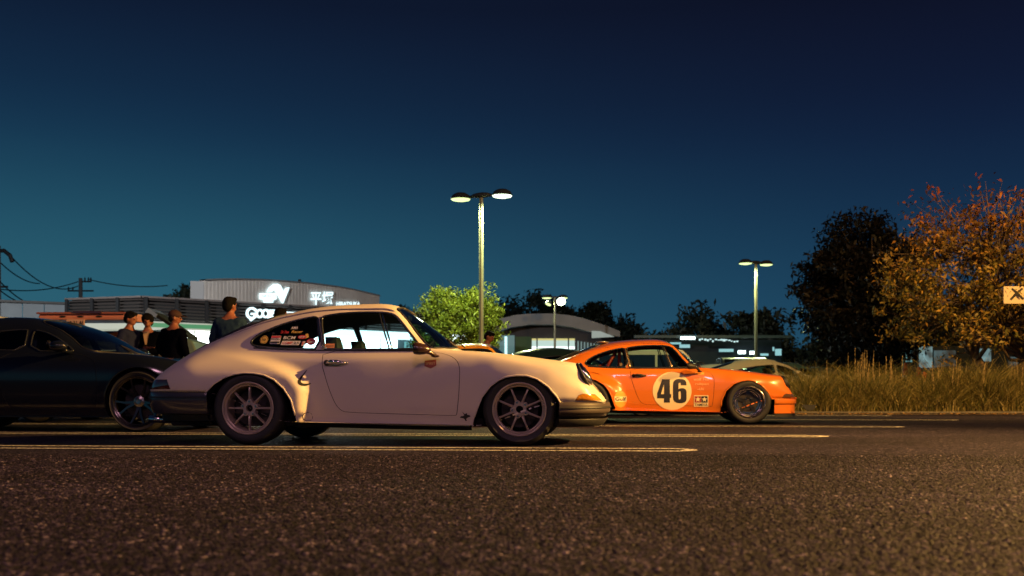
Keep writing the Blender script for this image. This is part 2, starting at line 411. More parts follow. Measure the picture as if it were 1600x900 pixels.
class Body:
    def __init__(s, Y, Z, flare=None, x0=None, x1=None):
        s.Y = [pchip(t) for t in Y]; s.Z = [pchip(t) for t in Z]; s.flare = flare; s.x0 = x0; s.x1 = x1; s.K = len(Y) - 1
        s.lips = []
    def pos(s, x, t, lift=0.0):
        x = np.atleast_1d(np.asarray(x, float)); t = np.clip(np.atleast_1d(np.asarray(t, float)), 0, s.K)
        out = []
        for k, C in enumerate((s.Y, s.Z)):
            V = np.stack([c(x) for c in C], 1); d = np.diff(V, axis=1); m = np.zeros_like(V)
            a = d[:, :-1]; b = d[:, 1:]; same = a * b > 0
            with np.errstate(divide='ignore', invalid='ignore'):
                m[:, 1:-1] = np.where(same, 2 * a * b / np.where(same, a + b, 1), 0)
            m[:, 0] = d[:, 0]; m[:, -1] = d[:, -1] if k == 0 else 0
            i = np.clip(np.floor(t).astype(int), 0, s.K - 1); u = t - i; r = np.arange(len(x))
            out.append((2*u**3-3*u**2+1) * V[r, i] + (u**3-2*u**2+u) * m[r, i] + (-2*u**3+3*u**2) * V[r, i+1] + (u**3-u**2) * m[r, i+1])
        y, z = out
        if s.flare is not None: y = y + s.flare(x, z) * sstep((5.0 - t) / 1.0)
        return np.stack([x, y + lift, z], 1)
    def tz(s, x, z, lo=0.0, hi=5.0):
        """the section parameter at which the side reaches height z"""
        ts = np.linspace(lo, hi, 161); x = np.atleast_1d(x); z = np.atleast_1d(z); res = np.zeros(len(x))
        for i, (a, b) in enumerate(zip(x, z)):
            zz = np.maximum.accumulate(s.pos(np.full(161, a), ts)[:, 2])
            res[i] = np.interp(b, zz + np.arange(161) * 1e-9, ts)
        return res
    def xt(s, poly, step=0.022, lo=0.0, hi=5.0, closed=True):
        d = dense(poly, step, closed); xs = np.array([p[0] for p in d]); zs = np.array([p[1] for p in d])
        return [(a, b * TS) for a, b in zip(xs, s.tz(xs, zs, lo, hi))]
    def side(s, x, z, lift=0.0, sgn=-1):
        p = s.pos(x, s.tz(x, z), lift); p[:, 1] *= sgn; return p
    def panels(s, regions, dx=0.034, dt=0.14, extra=()):
        """regions: list of (name or None to cut away, polygon in (x, t*TS)); first match wins. returns {name: (verts, faces)} for one half"""
        V = []; E = []
        def loop(poly, closed=True):
            k = len(V); n = len(poly); V.extend(poly)
            for i in range(n if closed else n - 1): E.append((k + i, k + (i + 1) % n))
        K = s.K * TS
        nx = int((s.x1 - s.x0) / dx); nk = int(s.K / dt)
        loop([(s.x0 + (s.x1 - s.x0) * i / nx, 0) for i in range(nx)] + [(s.x1, K * i / nk) for i in range(nk)] +
             [(s.x1 - (s.x1 - s.x0) * i / nx, K) for i in range(nx)] + [(s.x0, K - K * i / nk) for i in range(nk)])
        for nm, p in regions:
            loop([(min(max(a, s.x0), s.x1), min(max(b, 0), K)) for a, b in p])
        for p in extra: loop(p, False)
        fixed = np.array(V)
        g = np.array([(s.x0 + (s.x1 - s.x0) * (i + .5 * (j % 2)) / nx, K * j / nk) for i in range(1, nx) for j in range(1, nk)])
        keep = np.ones(len(g), bool)
        for i in range(0, len(g), 500):
            dd = np.sqrt(((g[i:i+500, None, :] - fixed[None]) ** 2).sum(2)).min(1); keep[i:i+500] = dd > 0.011
        V.extend([tuple(p) for p in g[keep]])
        r = delaunay_2d_cdt([Vector(p) for p in V], E, [], 0, 1e-6, False)
        cv = np.array([tuple(p) for p in r[0]]); fc = [tuple(f) for f in r[2]]
        cen = np.array([cv[list(f)].mean(0) for f in fc])
        lab = np.full(len(fc), -1); 
        for i in range(len(regions) - 1, -1, -1):
            lab[inside(regions[i][1], cen)] = i
        P = s.pos(cv[:, 0], cv[:, 1] / TS)
        out = {}
        for f, l in zip(fc, lab):
            nm = 'body' if l < 0 else regions[l][0]
            if nm is None: continue
            # orientation: counter-clockwise in (x, t)
            a, b, c = cv[f[0]], cv[f[1]], cv[f[2]]
            if (b[0]-a[0]) * (c[1]-a[1]) - (b[1]-a[1]) * (c[0]-a[0]) < 0: f = f[::-1]
            out.setdefault(nm, []).append(f)
        s.P = P; res = {}
        for nm, fs in out.items():
            used = sorted({i for f in fs for i in f}); mp = {u: i for i, u in enumerate(used)}
            res[nm] = (P[used], [tuple(mp[i] for i in f) for f in fs])
        return res
def halves(v, f, both=True, side=-1):
    """near side (y<0) and its mirror image"""
    v = np.asarray(v); near = v.copy(); near[:, 1] *= -1
    if not both:
        return (near, f) if side < 0 else (v, [q[::-1] for q in f])
    return np.vstack([near, v]), list(f) + [tuple(i + len(v) for i in q[::-1]) for q in f]
def weld(o, dist=3e-4):
    bm = bmesh.new(); bm.from_mesh(o.data); bmesh.ops.remove_doubles(bm, verts=bm.verts, dist=dist); bm.to_mesh(o.data); bm.free()

def loft_path(prof, path, mirror=True):
    """sweep a profile [(outwards, z)] along a plan path [(x, y)] running from the side (y>0) to the centre; mirrored to the near side"""
    P = [(a, b) for a, b in path]
    if mirror: P = P + [(a, -b) for a, b in P[::-1] if b > 1e-6]
    # smooth the path
    for _ in range(2):
        o = [P[0]]
        for i in range(len(P) - 1):
            a, b = P[i], P[i + 1]; o += [(a[0]*.75+b[0]*.25, a[1]*.75+b[1]*.25), (a[0]*.25+b[0]*.75, a[1]*.25+b[1]*.75)]
        o.append(P[-1]); P = o
    v = []; f = []; n = len(prof); P = np.array(P)
    for i in range(len(P)):
        t = P[min(i + 1, len(P) - 1)] - P[max(i - 1, 0)]; t /= np.linalg.norm(t) + 1e-9; nr = np.array((t[1], -t[0]))
        if nr.dot(P[i] - P.mean(0)) < 0: nr = -nr
        for a, z in prof: v.append((P[i][0] + nr[0] * a, P[i][1] + nr[1] * a, z))
    for i in range(len(P) - 1):
        for k in range(n - 1):
            f.append((i * n + k, i * n + k + 1, (i + 1) * n + k + 1, (i + 1) * n + k))
    return v, f

# common car materials
BLACKR = mat('black_rubber', (0.012, 0.012, 0.014), 0.55, noise=0.3, nscale=30)
TYRE = mat('tyre_rubber', (0.014, 0.014, 0.016), 0.62, bump=0.3, bscale=90)
DARKIN = mat('dark_interior', (0.012, 0.012, 0.014), 0.8)
UNDER = mat('underbody_black', (0.006, 0.006, 0.007), 0.9)
CHROME = mat('chrome', (0.75, 0.75, 0.76), 0.12, metal=1.0)
SEATM = mat('seat_cloth', (0.03, 0.032, 0.04), 0.85, noise=0.3, nscale=40)
GLASS = glass_mat('car_glass', (0.74, 0.92, 0.95), 0.93)
SCREEN = glass_mat('windscreen_glass', (0.62, 0.88, 0.86), 0.72)
AMBER = mat('amber_lens', (0.62, 0.24, 0.012), 0.12, coat=1.0, noise=0.25, nscale=60)
REDL = mat('red_lens', (0.05, 0.006, 0.006), 0.12, coat=1.0)
BRONZE = mat('bronze_wheel', (0.44, 0.36, 0.29), 0.36, metal=0.3, rvar=0.1)
DISC = mat('brake_disc', (0.03, 0.025, 0.025), 0.7)

def arc_poly(pts): return pts

def wheel(parent, loc, R_t, R_r, wid, style, rimm, far=False, steer=0.0, rot=0.0, lipm=None, full=True):
    w = thing('wheel', None, None, loc); del_keys = []
    w.parent = parent
    w.rotation_euler = (0, 0, (math.pi if far else 0) + steer)
    h = wid / 2
    b = MB(); sh = 0.018
    b.lathe([(R_r - .012, h - .01), (R_r + .003, h), (R_r + .02, h + .004), ((R_t + R_r) / 2 + .005, h + .012), (R_t - .022, h + .002), (R_t - .006, h - .016), (R_t, h - .04), (R_t, 0), (R_t, -h + .04),
             (R_t - .006, -h + .016), (R_t - .022, -h - .002), ((R_t + R_r) / 2 + .005, -h - .012), (R_r + .02, -h - .004), (R_r + .003, -h), (R_r - .012, -h + .01)], 72)
    b.obj('tyre', TYRE, w, auto=50)
    if not full: 
        b = MB(); b.lathe([(R_r, -h), (R_r - .02, -h + .01), (R_r - .03, -h + .05), (0.03, -h + .03), (0, -h + .03)], 32); b.obj('rim', rimm, w, auto=35); return w
    b = MB()
    lip = [(R_r + .001, -h + .004), (R_r + .004, -h - .006), (R_r - .003, -h - .010), (R_r - .010, -h - .006), (R_r - .013, -h + .006), (R_r - .018, -h + .010), (R_r - .022, -h + .006), (R_r - .029, -h + .010)]
    if style == 'eight':
        b.lathe(lip + [(R_r - .034, -h + .06), (R_r - .03, h - .01), (R_r - .002, h)], 72)
        rim = b.obj('rim', rimm, w, auto=35)
        s = MB()
        for i in range(8):
            a = rot + i * math.pi / 4; ca, sa = math.cos(a), math.sin(a)
            def P(r, q, y): return (r * ca - q * sa, y, r * sa + q * ca)
            ring = []
            for r, hw, yo in ((0.055, .013, -.020), (0.08, .0105, -.034), (0.12, .0082, -.040), (0.16, .0082, -.034), (R_r - .03, .011, -.022)):
                yy = -h + .062 + yo
                ring.append([P(r, -hw, yy + .03), P(r, -hw, yy + .008), P(r, -hw * .5, yy - .001), P(r, hw * .5, yy - .001), P(r, hw, yy + .008), P(r, hw, yy + .03)])
            v = [p for q in ring for p in q]; f = []
            for k in range(4):
                for m in range(5): f.append((k*6+m, k*6+m+1, (k+1)*6+m+1, (k+1)*6+m))
            s.add(v, f)
        sp = s.obj('spokes', rimm, rim, auto=40)
        hb = MB(); hy = -h + .030
        star = []
        for i in range(40):
            a = rot + 2 * math.pi * i / 40; rr = 0.066 + 0.012 * math.cos(5 * (a - rot - .3)); star.append((rr * math.cos(a), rr * math.sin(a)))
        n = len(star)
        inner = [(0.030 * math.cos(rot + 2 * math.pi * i / 40), 0.030 * math.sin(rot + 2 * math.pi * i / 40)) for i in range(40)]
        v = [(a, hy, c) for a, c in star] + [(a * 1.04, hy + .05, c * 1.04) for a, c in star] + [(a, hy, c) for a, c in inner] + [(a, hy + .04, c) for a, c in inner]
        f = []
        for i in range(n):
            j = (i + 1) % n; f += [(i, j, n + j, n + i), (i, 2*n+i, 2*n+j, j), (2*n+i, 3*n+i, 3*n+j, 2*n+j)]
        hb.add(v, f).obj('hub', rimm, rim, auto=40)
        nb = MB()
        for i in range(5):
            a = rot + .3 + i * 2 * math.pi / 5; nb.lathe([(0, -.012), (.007, -.012), (.0095, -.008), (.0095, .012)], 6, 'y', (0.058 * math.cos(a), hy, 0.058 * math.sin(a)))
        nb.obj('lug_nuts', CHROME, rim)
    elif style == 'deep':
        b.lathe([(R_r + .001, -h + .004), (R_r + .004, -h - .006), (R_r - .004, -h - .010), (R_r - .012, -h - .004), (R_r - .02, -h + .02), (R_r - .035, -h + .10), (R_r - .038, -h + .115), (R_r - .075, -h + .118)], 72)
        rim = b.obj('rim', lipm, w, auto=45)
        c2 = MB(); yy = -h + .116
        c2.lathe([(R_r - .038, yy + .002), (R_r - .058, yy - .004), (R_r - .066, yy + .004), (.10, yy + .045), (.085, yy + .02), (.03, yy + .012), (.028, yy + .03), (0, yy + .03)], 60)
        cen = c2.obj('wheel_centre', rimm, w, auto=45)
        bt = MB()
        for i in range(40):
            a = 2 * math.pi * i / 40; bt.ball(((R_r - .047) * math.cos(a), yy - .006, (R_r - .047) * math.sin(a)), (.0065, .005, .0065), 8, 4)
        bt.obj('rim_bolts', CHROME, w, smooth=True)
        s = MB()
        for i in range(5):
            a = rot + i * 2 * math.pi / 5; ca, sa = math.cos(a), math.sin(a)
            v = []
            for r, hw, y in ((.05, .028, yy), (.10, .021, yy - .004), (R_r - .06, .027, yy + .0)):
                v += [(r * ca + hw * sa, y, r * sa - hw * ca), (r * ca - hw * sa, y, r * sa + hw * ca)]
            s.add(v + [(p[0], p[1] + .03, p[2]) for p in v], [(0, 1, 3, 2), (2, 3, 5, 4), (0, 2, 8, 6), (2, 4, 10, 8), (1, 7, 9, 3), (3, 9, 11, 5)])
        s.obj('spokes', rimm, w, auto=40)
        nb = MB()
        for i in range(5):
            a = rot + .6 + i * 2 * math.pi / 5; nb.lathe([(0, -.014), (.007, -.014), (.010, -.01), (.010, .012)], 6, 'y', (0.062 * math.cos(a), yy - .002, 0.062 * math.sin(a)))
        nb.obj('lug_nuts', CHROME, w)
    else:
        b.lathe(lip + [(R_r - .034, -h + .08), (R_r - .03, h - .01), (R_r - .002, h)], 72)
        rim = b.obj('rim', rimm, w, auto=35)
        s = MB()
        for i in range(5):
            for d in (-1, 1):
                a0 = rot + i * 2 * math.pi / 5 + d * .09; a1 = rot + i * 2 * math.pi / 5 + d * .30
                v = []
                for q, hw, y in ((0.0, .017, -h + .05), (.5, .012, -h + .028), (1.0, .010, -h + .010)):
                    r = .05 + (R_r - .024 - .05) * q; a = a0 + (a1 - a0) * q; ca, sa = math.cos(a), math.sin(a)
                    v += [(r * ca + hw * sa, y, r * sa - hw * ca), (r * ca - hw * sa, y, r * sa + hw * ca)]
                s.add(v + [(p[0], p[1] + .028, p[2]) for p in v], [(0, 1, 3, 2), (2, 3, 5, 4), (0, 2, 8, 6), (2, 4, 10, 8), (1, 7, 9, 3), (3, 9, 11, 5)])
        s.obj('spokes', rimm, rim, auto=40)
        MB().lathe([(0, -h + .028), (.03, -h + .026), (.034, -h + .034), (.062, -h + .045), (.07, -h + .08)], 40).obj('hub', CHROME if lipm is None else lipm, rim, auto=40)
    d = MB(); d.lathe([(0, .0), (R_r * .70, .0), (R_r * .70, .02), (0, .02)], 48); d.obj('brake_disc', DISC, w, auto=40)
    return w

def car_core(root, B, spec):
    """panels, glass, wheel wells, underside and interior of one car"""
    paint = spec['paint']; regs = []; extra = []
    loops = {}
    for k, p in spec.get('tz_regions', {}).items():        # polygons given in (x, z)
        loops[k] = B.xt(p, lo=spec.get('lo', {}).get(k, 0.0), hi=spec.get('hi', {}).get(k, 4.93))
    for k, p in spec.get('xt_regions', {}).items():        # polygons given in (x, t)
        loops[k] = dense([(a, b * TS) for a, b in p], 0.03)
    order = spec['order']
    for k in order:
        role = spec['role'][k]; poly = loops[k]
        if role == 'cut': regs.append((None, poly))
        elif role == 'glass': regs.append((k, poly))
        elif role == 'panel':
            regs.append((k, offset(poly, 0.0028))); regs.append((None, offset(poly, -0.0028)))
        elif role == 'lamp': regs.append((k, offset(poly, .002))); regs.append((None, offset(poly, -0.002)))
    for k in spec.get('lips', []):
        extra.append(offset(loops[k], -0.018)); extra.append(offset(loops[k], -0.009))
    pan = B.panels(regs, spec.get('dx', 0.034), spec.get('dt', 0.14), extra)
    names = spec.get('names', {}); objs = {}
    for k, (v, f) in pan.items():
        if k == 'body':
            v2, f2 = halves(v, f); o = mk('body', v2, f2, paint, root); weld(o)
            shell_mod(o, .014); objs[k] = o; continue
        role = spec['role'][k]; nm = names.get(k, k)
        m = {'glass': spec.get('glassm', GLASS), 'panel': paint}.get(role) or spec['mats'][k]
        if k in spec.get('mats', {}): m = spec['mats'][k]
        th = 0.0 if role == 'glass' else .012
        if k in spec.get('central', ()):
            v2, f2 = halves(v, f); o = mk(nm, v2, f2, m, root); weld(o)
            if th: shell_mod(o, th)
            objs[k] = o
        else:
            for sd in (-1, 1):
                v2, f2 = halves(v, f, False, sd); o = mk(nm, v2, f2, m, root)
                if th: shell_mod(o, th)
                objs[(k, sd)] = o
    # seals and trims along glass outlines
    for k, (rad, m, nm) in spec.get('trims', {}).items():
        pl = loops[k]; P = B.pos(np.array([p[0] for p in pl]), np.array([p[1] / TS for p in pl]), 0.001)
        if k in spec.get('central', ()):
            # outline of the far half joined to the near half
            Kt = B.K * TS - 1e-4; idx = [i for i, p in enumerate(pl) if p[1] < Kt]
            st = next((i for i in range(len(idx)) if (idx[i] - idx[i-1]) % len(pl) != 1), 0); idx = idx[st:] + idx[:st]
            h1 = P[idx]; h2 = h1[::-1].copy(); h2[:, 1] *= -1
            MB().tube(list(h1) + list(h2), rad, 8, True).obj(nm, m, root, smooth=True)
        else:
            for sd in (-1, 1):
                Q = P.copy(); Q[:, 1] *= sd; MB().tube(list(Q), rad, 8, True).obj(nm, m, root, smooth=True)
    for k in order:
        if spec['role'][k] == 'panel':
            pl = [p for p in loops[k] if p[1] < B.K * TS - 1e-3]
            P = B.pos(np.array([p[0] for p in pl]), np.array([p[1] / TS for p in pl]), -0.007)
            cl = len(pl) == len(loops[k])
            if not cl:
                gap = max(range(len(pl)), key=lambda i: np.linalg.norm(P[i] - P[i - 1])); P = np.roll(P, -gap, axis=0)
            for sd in (-1, 1):
                Q = P.copy(); Q[:, 1] *= sd; MB().tube(list(Q), .0055, 6, cl).obj('gap_shade_strip', UNDER, root, smooth=True)  # dark strip laid in the panel gap in place of its shade
    # arch lips
    for k in spec.get('lips', []):
        pl = [p for p in dense(spec['tz_regions'][k], .03) if p[1] > spec['sill'] + .03]
        P = B.side(np.array([p[0] for p in pl]), np.array([p[1] for p in pl]), 0.002, 1)
        for sd in (-1, 1):
            Q = P.copy(); Q[:, 1] *= sd; MB().tube(list(Q), spec.get('lip_r', .008), 8).obj('arch_lip', paint, root, smooth=True)
    # wheel wells
    for (ax, az, rad, yo) in spec['wells']:
        for sd in (-1, 1):
            b = MB(); v = []; n = 24
            for i in range(n + 1):
                a = -0.35 + (math.pi + 0.7) * i / n
                for y in (yo, yo - .34): v.append((ax + rad * math.cos(a), sd * y, max(.14, az + rad * math.sin(a))))
            f = [(2*i, 2*i+1, 2*i+3, 2*i+2) for i in range(n)]; f.append(tuple(2*i+1 for i in range(n + 1)))
            b.add(v, f).obj('wheel_well', UNDER, root)
    # underside
    sx0, sx1, sw, sz = spec['floor']
    MB().box(sx0, sx1, -sw, sw, sz, sz + .07).obj('underbody', UNDER, root, bevel=.02)
    return objs, loops

def seat(root, x, y, ztop, m=SEATM, w=.25):
    b = MB(); prof = []
    base = .25
    v = []; rows = [(x - .02, base, w), (x - .06, .42, w), (x - .12, .60, w * 1.02), (x - .17, .76, w * .92), (x - .20, ztop - .09, w * .52), (x - .21, ztop - .02, w * .42), (x - .215, ztop, w * .25)]
    for (xx, zz, ww) in rows:
        for q in range(9):
            a = -1 + 2 * q / 8; v.append((xx + .05 * a * a, y + ww * a, zz))
        for q in range(9):
            a = 1 - 2 * q / 8; v.append((xx - .07 + .03 * a * a, y + ww * a, zz))
    n = 18; f = []
    for r in range(len(rows) - 1):
        for k in range(n): f.append((r*n+k, r*n+(k+1) % n, (r+1)*n+(k+1) % n, (r+1)*n+k))
    f.append(tuple(range(n))); f.append(tuple((len(rows)-1)*n + k for k in range(n)))
    b.add(v, f); b.box(x - .05, x + .42, y - w, y + w, .22, .38)
    return b.obj('seat', m, root, auto=60)

# ------------------------------------------------------------------ ground, lines, planting bed
YAW = R(-5.6)
def ground_pt(px, py):
    Z = HCAM * F_PX / (py - HY); return ((px - CX) / F_PX * Z, Z)
def at(px, py, Z): return ((px - CX) / F_PX * Z, Z, HCAM + (HY - py) / F_PX * Z)
g = MB(); g.add([(-160, -25, 0), (160, -25, 0), (160, 320, 0), (-160, 320, 0)], [(0, 1, 2, 3)])
ASPH = asphalt_mat()
setp(g.obj('asphalt_ground', ASPH), kind='structure')
# the nearest metres of the surface with its stones as real relief
def stones():
    r = np.random.RandomState(2); sp = .0085; xs = np.arange(-4.6, 4.6, sp); ys = np.arange(1.2, 7.15, sp); X, Y_ = np.meshgrid(xs, ys)
    h = r.uniform(0, 1, X.shape) ** 1.5; h2 = r.normal(0, 1, X.shape)
    h2 = (h2 + np.roll(h2, 1, 0) + np.roll(h2, 1, 1) + np.roll(h2, (1, 1), (0, 1))) / 4
    big = r.normal(0, 1, (len(ys) // 40 + 2, len(xs) // 40 + 2))
    Z_ = .0042 * h + .0034 * h2
    e = np.minimum.reduce([np.clip((Y_ - 1.2) / .05, 0, 1), np.clip((7.12 - Y_) / .25, 0, 1), np.clip((X + 4.6) / .05, 0, 1), np.clip((4.57 - X) / .05, 0, 1)])
    Z_ = .0035 * e + Z_ * e - .0005; X = X + r.uniform(-.3, .3, X.shape) * sp; Y_ = Y_ + r.uniform(-.3, .3, X.shape) * sp
    n, m_ = X.shape; i = np.arange(n * m_).reshape(n, m_); F = np.stack([i[:-1, :-1], i[:-1, 1:], i[1:, 1:], i[1:, :-1]], -1).reshape(-1, 4)
    me = bpy.data.meshes.new('asphalt_stones'); me.vertices.add(n * m_); me.vertices.foreach_set('co', np.stack([X, Y_, Z_], -1).reshape(-1))
    me.loops.add(len(F) * 4); me.loops.foreach_set('vertex_index', F.reshape(-1)); me.polygons.add(len(F)); me.polygons.foreach_set('loop_start', np.arange(len(F)) * 4); me.polygons.foreach_set('loop_total', np.full(len(F), 4)); me.update()
    me.materials.append(ASPH); o = bpy.data.objects.new('asphalt_stones', me); COL.objects.link(o); return o
setp(stones(), kind='structure')

PAINTM = line_paint_mat()
def bay_line(a, b, name='parking_line', half=0.22, w=0.095, z=0.004):
    """a hairpin marking: two parallel stripes joined by a round end at b"""
    a = Vector(a); b = Vector(b); d = (b - a).normalized(); n = Vector((-d.y, d.x))
    c = b - d * half; outer = []; inner = []
    ro, ri = half, half - w
    for i in range(13):
        an = math.pi / 2 - math.pi * i / 12
        q = d * math.cos(an) + n * math.sin(an); outer.append(c + q * ro); inner.append(c + q * ri)
    outer = [a + n * ro] + outer + [a - n * ro]; inner = [a + n * ri] + inner + [a - n * ri]
    v = [(p.x, p.y, z) for p in outer] + [(p.x, p.y, z) for p in inner]; k = len(outer)
    f = [(i, i + 1, k + i + 1, k + i) for i in range(k - 1)]
    return setp(MB().add(v, f).obj(name, PAINTM), kind='structure')
for (lx, ly), (rx, ry) in (((0, 699.5), (1090, 703.7)), ((0, 677), (1295, 682.0)), ((0, 662), (1413, 667.3)), ((0, 653.5), (1497, 656.6))):
    A = ground_pt(lx, ly); Bp = ground_pt(rx, ry)
    A = (A[0] - 4 * math.cos(YAW), A[1] - 4 * math.sin(YAW))
    bay_line(A, Bp)
bay_line(ground_pt(900, 648.6), ground_pt(1392, 649.8))

# planting bed with a low kerb
bx0, bx1, by0, by1 = 5.75, 22.0, 20.6, 24.6
k = MB()
k.box(bx0, bx1, by0 - .14, by0, 0, .06); k.box(bx0 - .14, bx0, by0 - .14, by1 + .14, 0, .10); k.box(bx0, bx1, by1, by1 + .14, 0, .10)
setp(k.obj('kerb', mat('kerb_concrete', (.10, .09, .075), .85, noise=.35, nscale=12), bevel=.02), kind='structure')
s_ = MB(); s_.box(bx0 + .002, bx1 - .002, by0 + .002, by1 - .002, .0, .07)
setp(s_.obj('planting_bed_soil', mat('soil', (.05, .035, .022), .95, noise=.5, nscale=5)), kind='structure')

def blades(name, n, area, hfun, wid, seed, m, lean=.35):
    r = np.random.RandomState(seed); V = []; Fc = []
    nc = n // 45; cx0 = r.uniform(area[0], area[1], nc); cy0 = r.uniform(area[2], area[3], nc); ch = r.uniform(.55, 1.15, nc); ci = r.randint(0, nc, n)
    x = np.clip(cx0[ci] + r.normal(0, .10, n), area[0], area[1]); y = np.clip(cy0[ci] + r.normal(0, .10, n), area[2], area[3]); h = hfun(x, y, r) * ch[ci] 
    ang = r.uniform(0, 2 * np.pi, n); la = r.normal(0, lean, n) * h; lb = r.normal(0, lean, n) * h
    wd_ = wid * r.uniform(.6, 1.4, n)
    dx = np.cos(ang) * wd_; dy = np.sin(ang) * wd_
    lev = (0, .35, .7, 1.0)
    for i in range(n):
        k = len(V)
        for q in lev:
            cx = x[i] + la[i] * q * q; cyy = y[i] + lb[i] * q * q; z = .05 + h[i] * q * (1 - .12 * q); t = 1 - q * .85
            V.append((cx - dx[i] * t, cyy - dy[i] * t, z)); V.append((cx + dx[i] * t, cyy + dy[i] * t, z))
        for q in range(3): Fc.append((k + 2*q, k + 2*q + 1, k + 2*q + 3, k + 2*q + 2))
    return mk(name, V, Fc, m, None, False)
def bedh(x, y, r):
    bump = .5 + .5 * np.sin(x * 2.3 + 1.0) * np.sin(x * .9 + y) ; edge = np.clip((x - 5.0) / 1.6, .45, 1) * np.clip((y - 20.55) / .9 + .35, .35, 1)
    return (.66 + .30 * bump + .20 * np.sin(x * 5.1 + y * 3)) * edge * r.uniform(.45, 1.12, len(x)) + .08
GRASS = leaf_mat('long_grass', [(.045, .05, .014), (.105, .10, .027), (.19, .155, .05), (.30, .235, .09), (.06, .065, .018)], .25)
SEEDM = leaf_mat('grass_seed_heads', [(.30, .22, .10), (.42, .31, .15)], .3)
setp(blades('long_grass', 60000, (bx0, 15.5, by0, by1), bedh, .012, 3, GRASS, .50), 'tall dry olive grass filling the planting bed at the right', 'grass', kind='stuff')
# feathery seed heads standing above the grass
def seedheads():
    r = np.random.RandomState(5); mb = MB(); 
    spots = [(1297, 2, .30), (1350, 16, .55), (1396, 9, .42), (1474, 6, .30), (1490, 6, .36), (1545, 3, .22), (1582, 5, .30)]
    for px, n, hh in spots:
        for i in range(n):
            Y = r.uniform(20.9, 23.0); X = (px + r.normal(0, 11) - CX) / F_PX * Y; h = .85 + hh * r.uniform(.35, 1.05); lx, ly = r.normal(0, .06, 2)
            pts = [(X, Y, .1), (X + lx * .4, Y + ly * .4, h * .6), (X + lx, Y + ly, h)]
            mb.tube(pts, [.004, .003, .002], 4)
            for q in range(14):
                t = .62 + .38 * q / 14; cx, cyy, cz = X + lx * t, Y + ly * t, h * t; a = r.uniform(0, 6.28); l = .020 * (1.2 - t)*2.2
                dx, dy = math.cos(a) * l, math.sin(a) * l
                mb.add([(cx, cyy, cz - .02), (cx + dx, cyy + dy, cz + .03), (cx, cyy, cz + .045)], [(0, 1, 2)])
    return mb.obj('seed_heads', SEEDM)
setp(seedheads(), 'feathery pale seed stalks rising above the long grass', 'grass', kind='stuff')
# fallen leaves along the kerb
def litter():
    r = np.random.RandomState(9); mb = MB()
    for i in range(700):
        X = r.uniform(5.2, 14.5); Y = 20.3 - abs(r.normal(0, .25)); a = r.uniform(0, 6.28); l = r.uniform(.02, .045)
        c, s = math.cos(a) * l, math.sin(a) * l; z = r.uniform(.006, .03)
        mb.add([(X - c, Y - s, z), (X + s * .6, Y - c * .6, z + .01), (X + c, Y + s, z + r.uniform(0, .02)), (X - s * .6, Y + c * .6, z)], [(0, 1, 2, 3)])
    return mb.obj('leaf_litter', leaf_mat('dry_leaves', [(.20, .11, .04), (.32, .18, .06), (.10, .06, .03)], .1))
setp(litter(), 'dry fallen leaves scattered along the kerb of the bed', 'leaves', kind='stuff')

# ------------------------------------------------------------------ street lamps
POLE = mat('lamp_pole_paint', (.26, .25, .19), .45, metal=.2, noise=.12, nscale=3)
LHEAD = mat('lamp_housing', (.05, .055, .06), .4)
LENS = emis('lamp_lens', (.80, 1.0, .40), 1.6)
LENS2 = emis('lamp_lens_white', (.82, 1.0, .70), 3.5)
def lamp_head(parent, off, em, down=None, size=.27):
    h = MB(); x, y, z = off
    if down is None:
        h.lathe([(0, .17), (size * .5, .155), (size * .85, .10), (size, .02), (size * 1.05, 0), (size * .98, -.015)], 28, 'z', (x, y, z))
        hd = h.obj('lamp_head', LHEAD, parent, auto=40)
        MB().lathe([(size * .97, -.012), (size * .9, -.035), (size * .5, -.06), (0, -.065)], 28, 'z', (x, y, z)).obj('lens', em, hd, smooth=True)
    else:
        M = Matrix.Translation(Vector(off)) @ Vector(down).to_track_quat('-Z', 'Y').to_matrix().to_4x4()
        h.lathe([(0, .22), (size * .6, .2), (size * .9, .08), (size, 0)], 24, 'z'); h.v = [tuple(M @ Vector(p)) for p in h.v]
        hd = h.obj('lamp_head', LHEAD, parent, auto=40)
        q = MB().lathe([(size * .97, .0), (size * .6, -.03), (0, -.04)], 24, 'z'); q.v = [tuple(M @ Vector(p)) for p in q.v]
        q.obj('lens', em, hd, smooth=True)
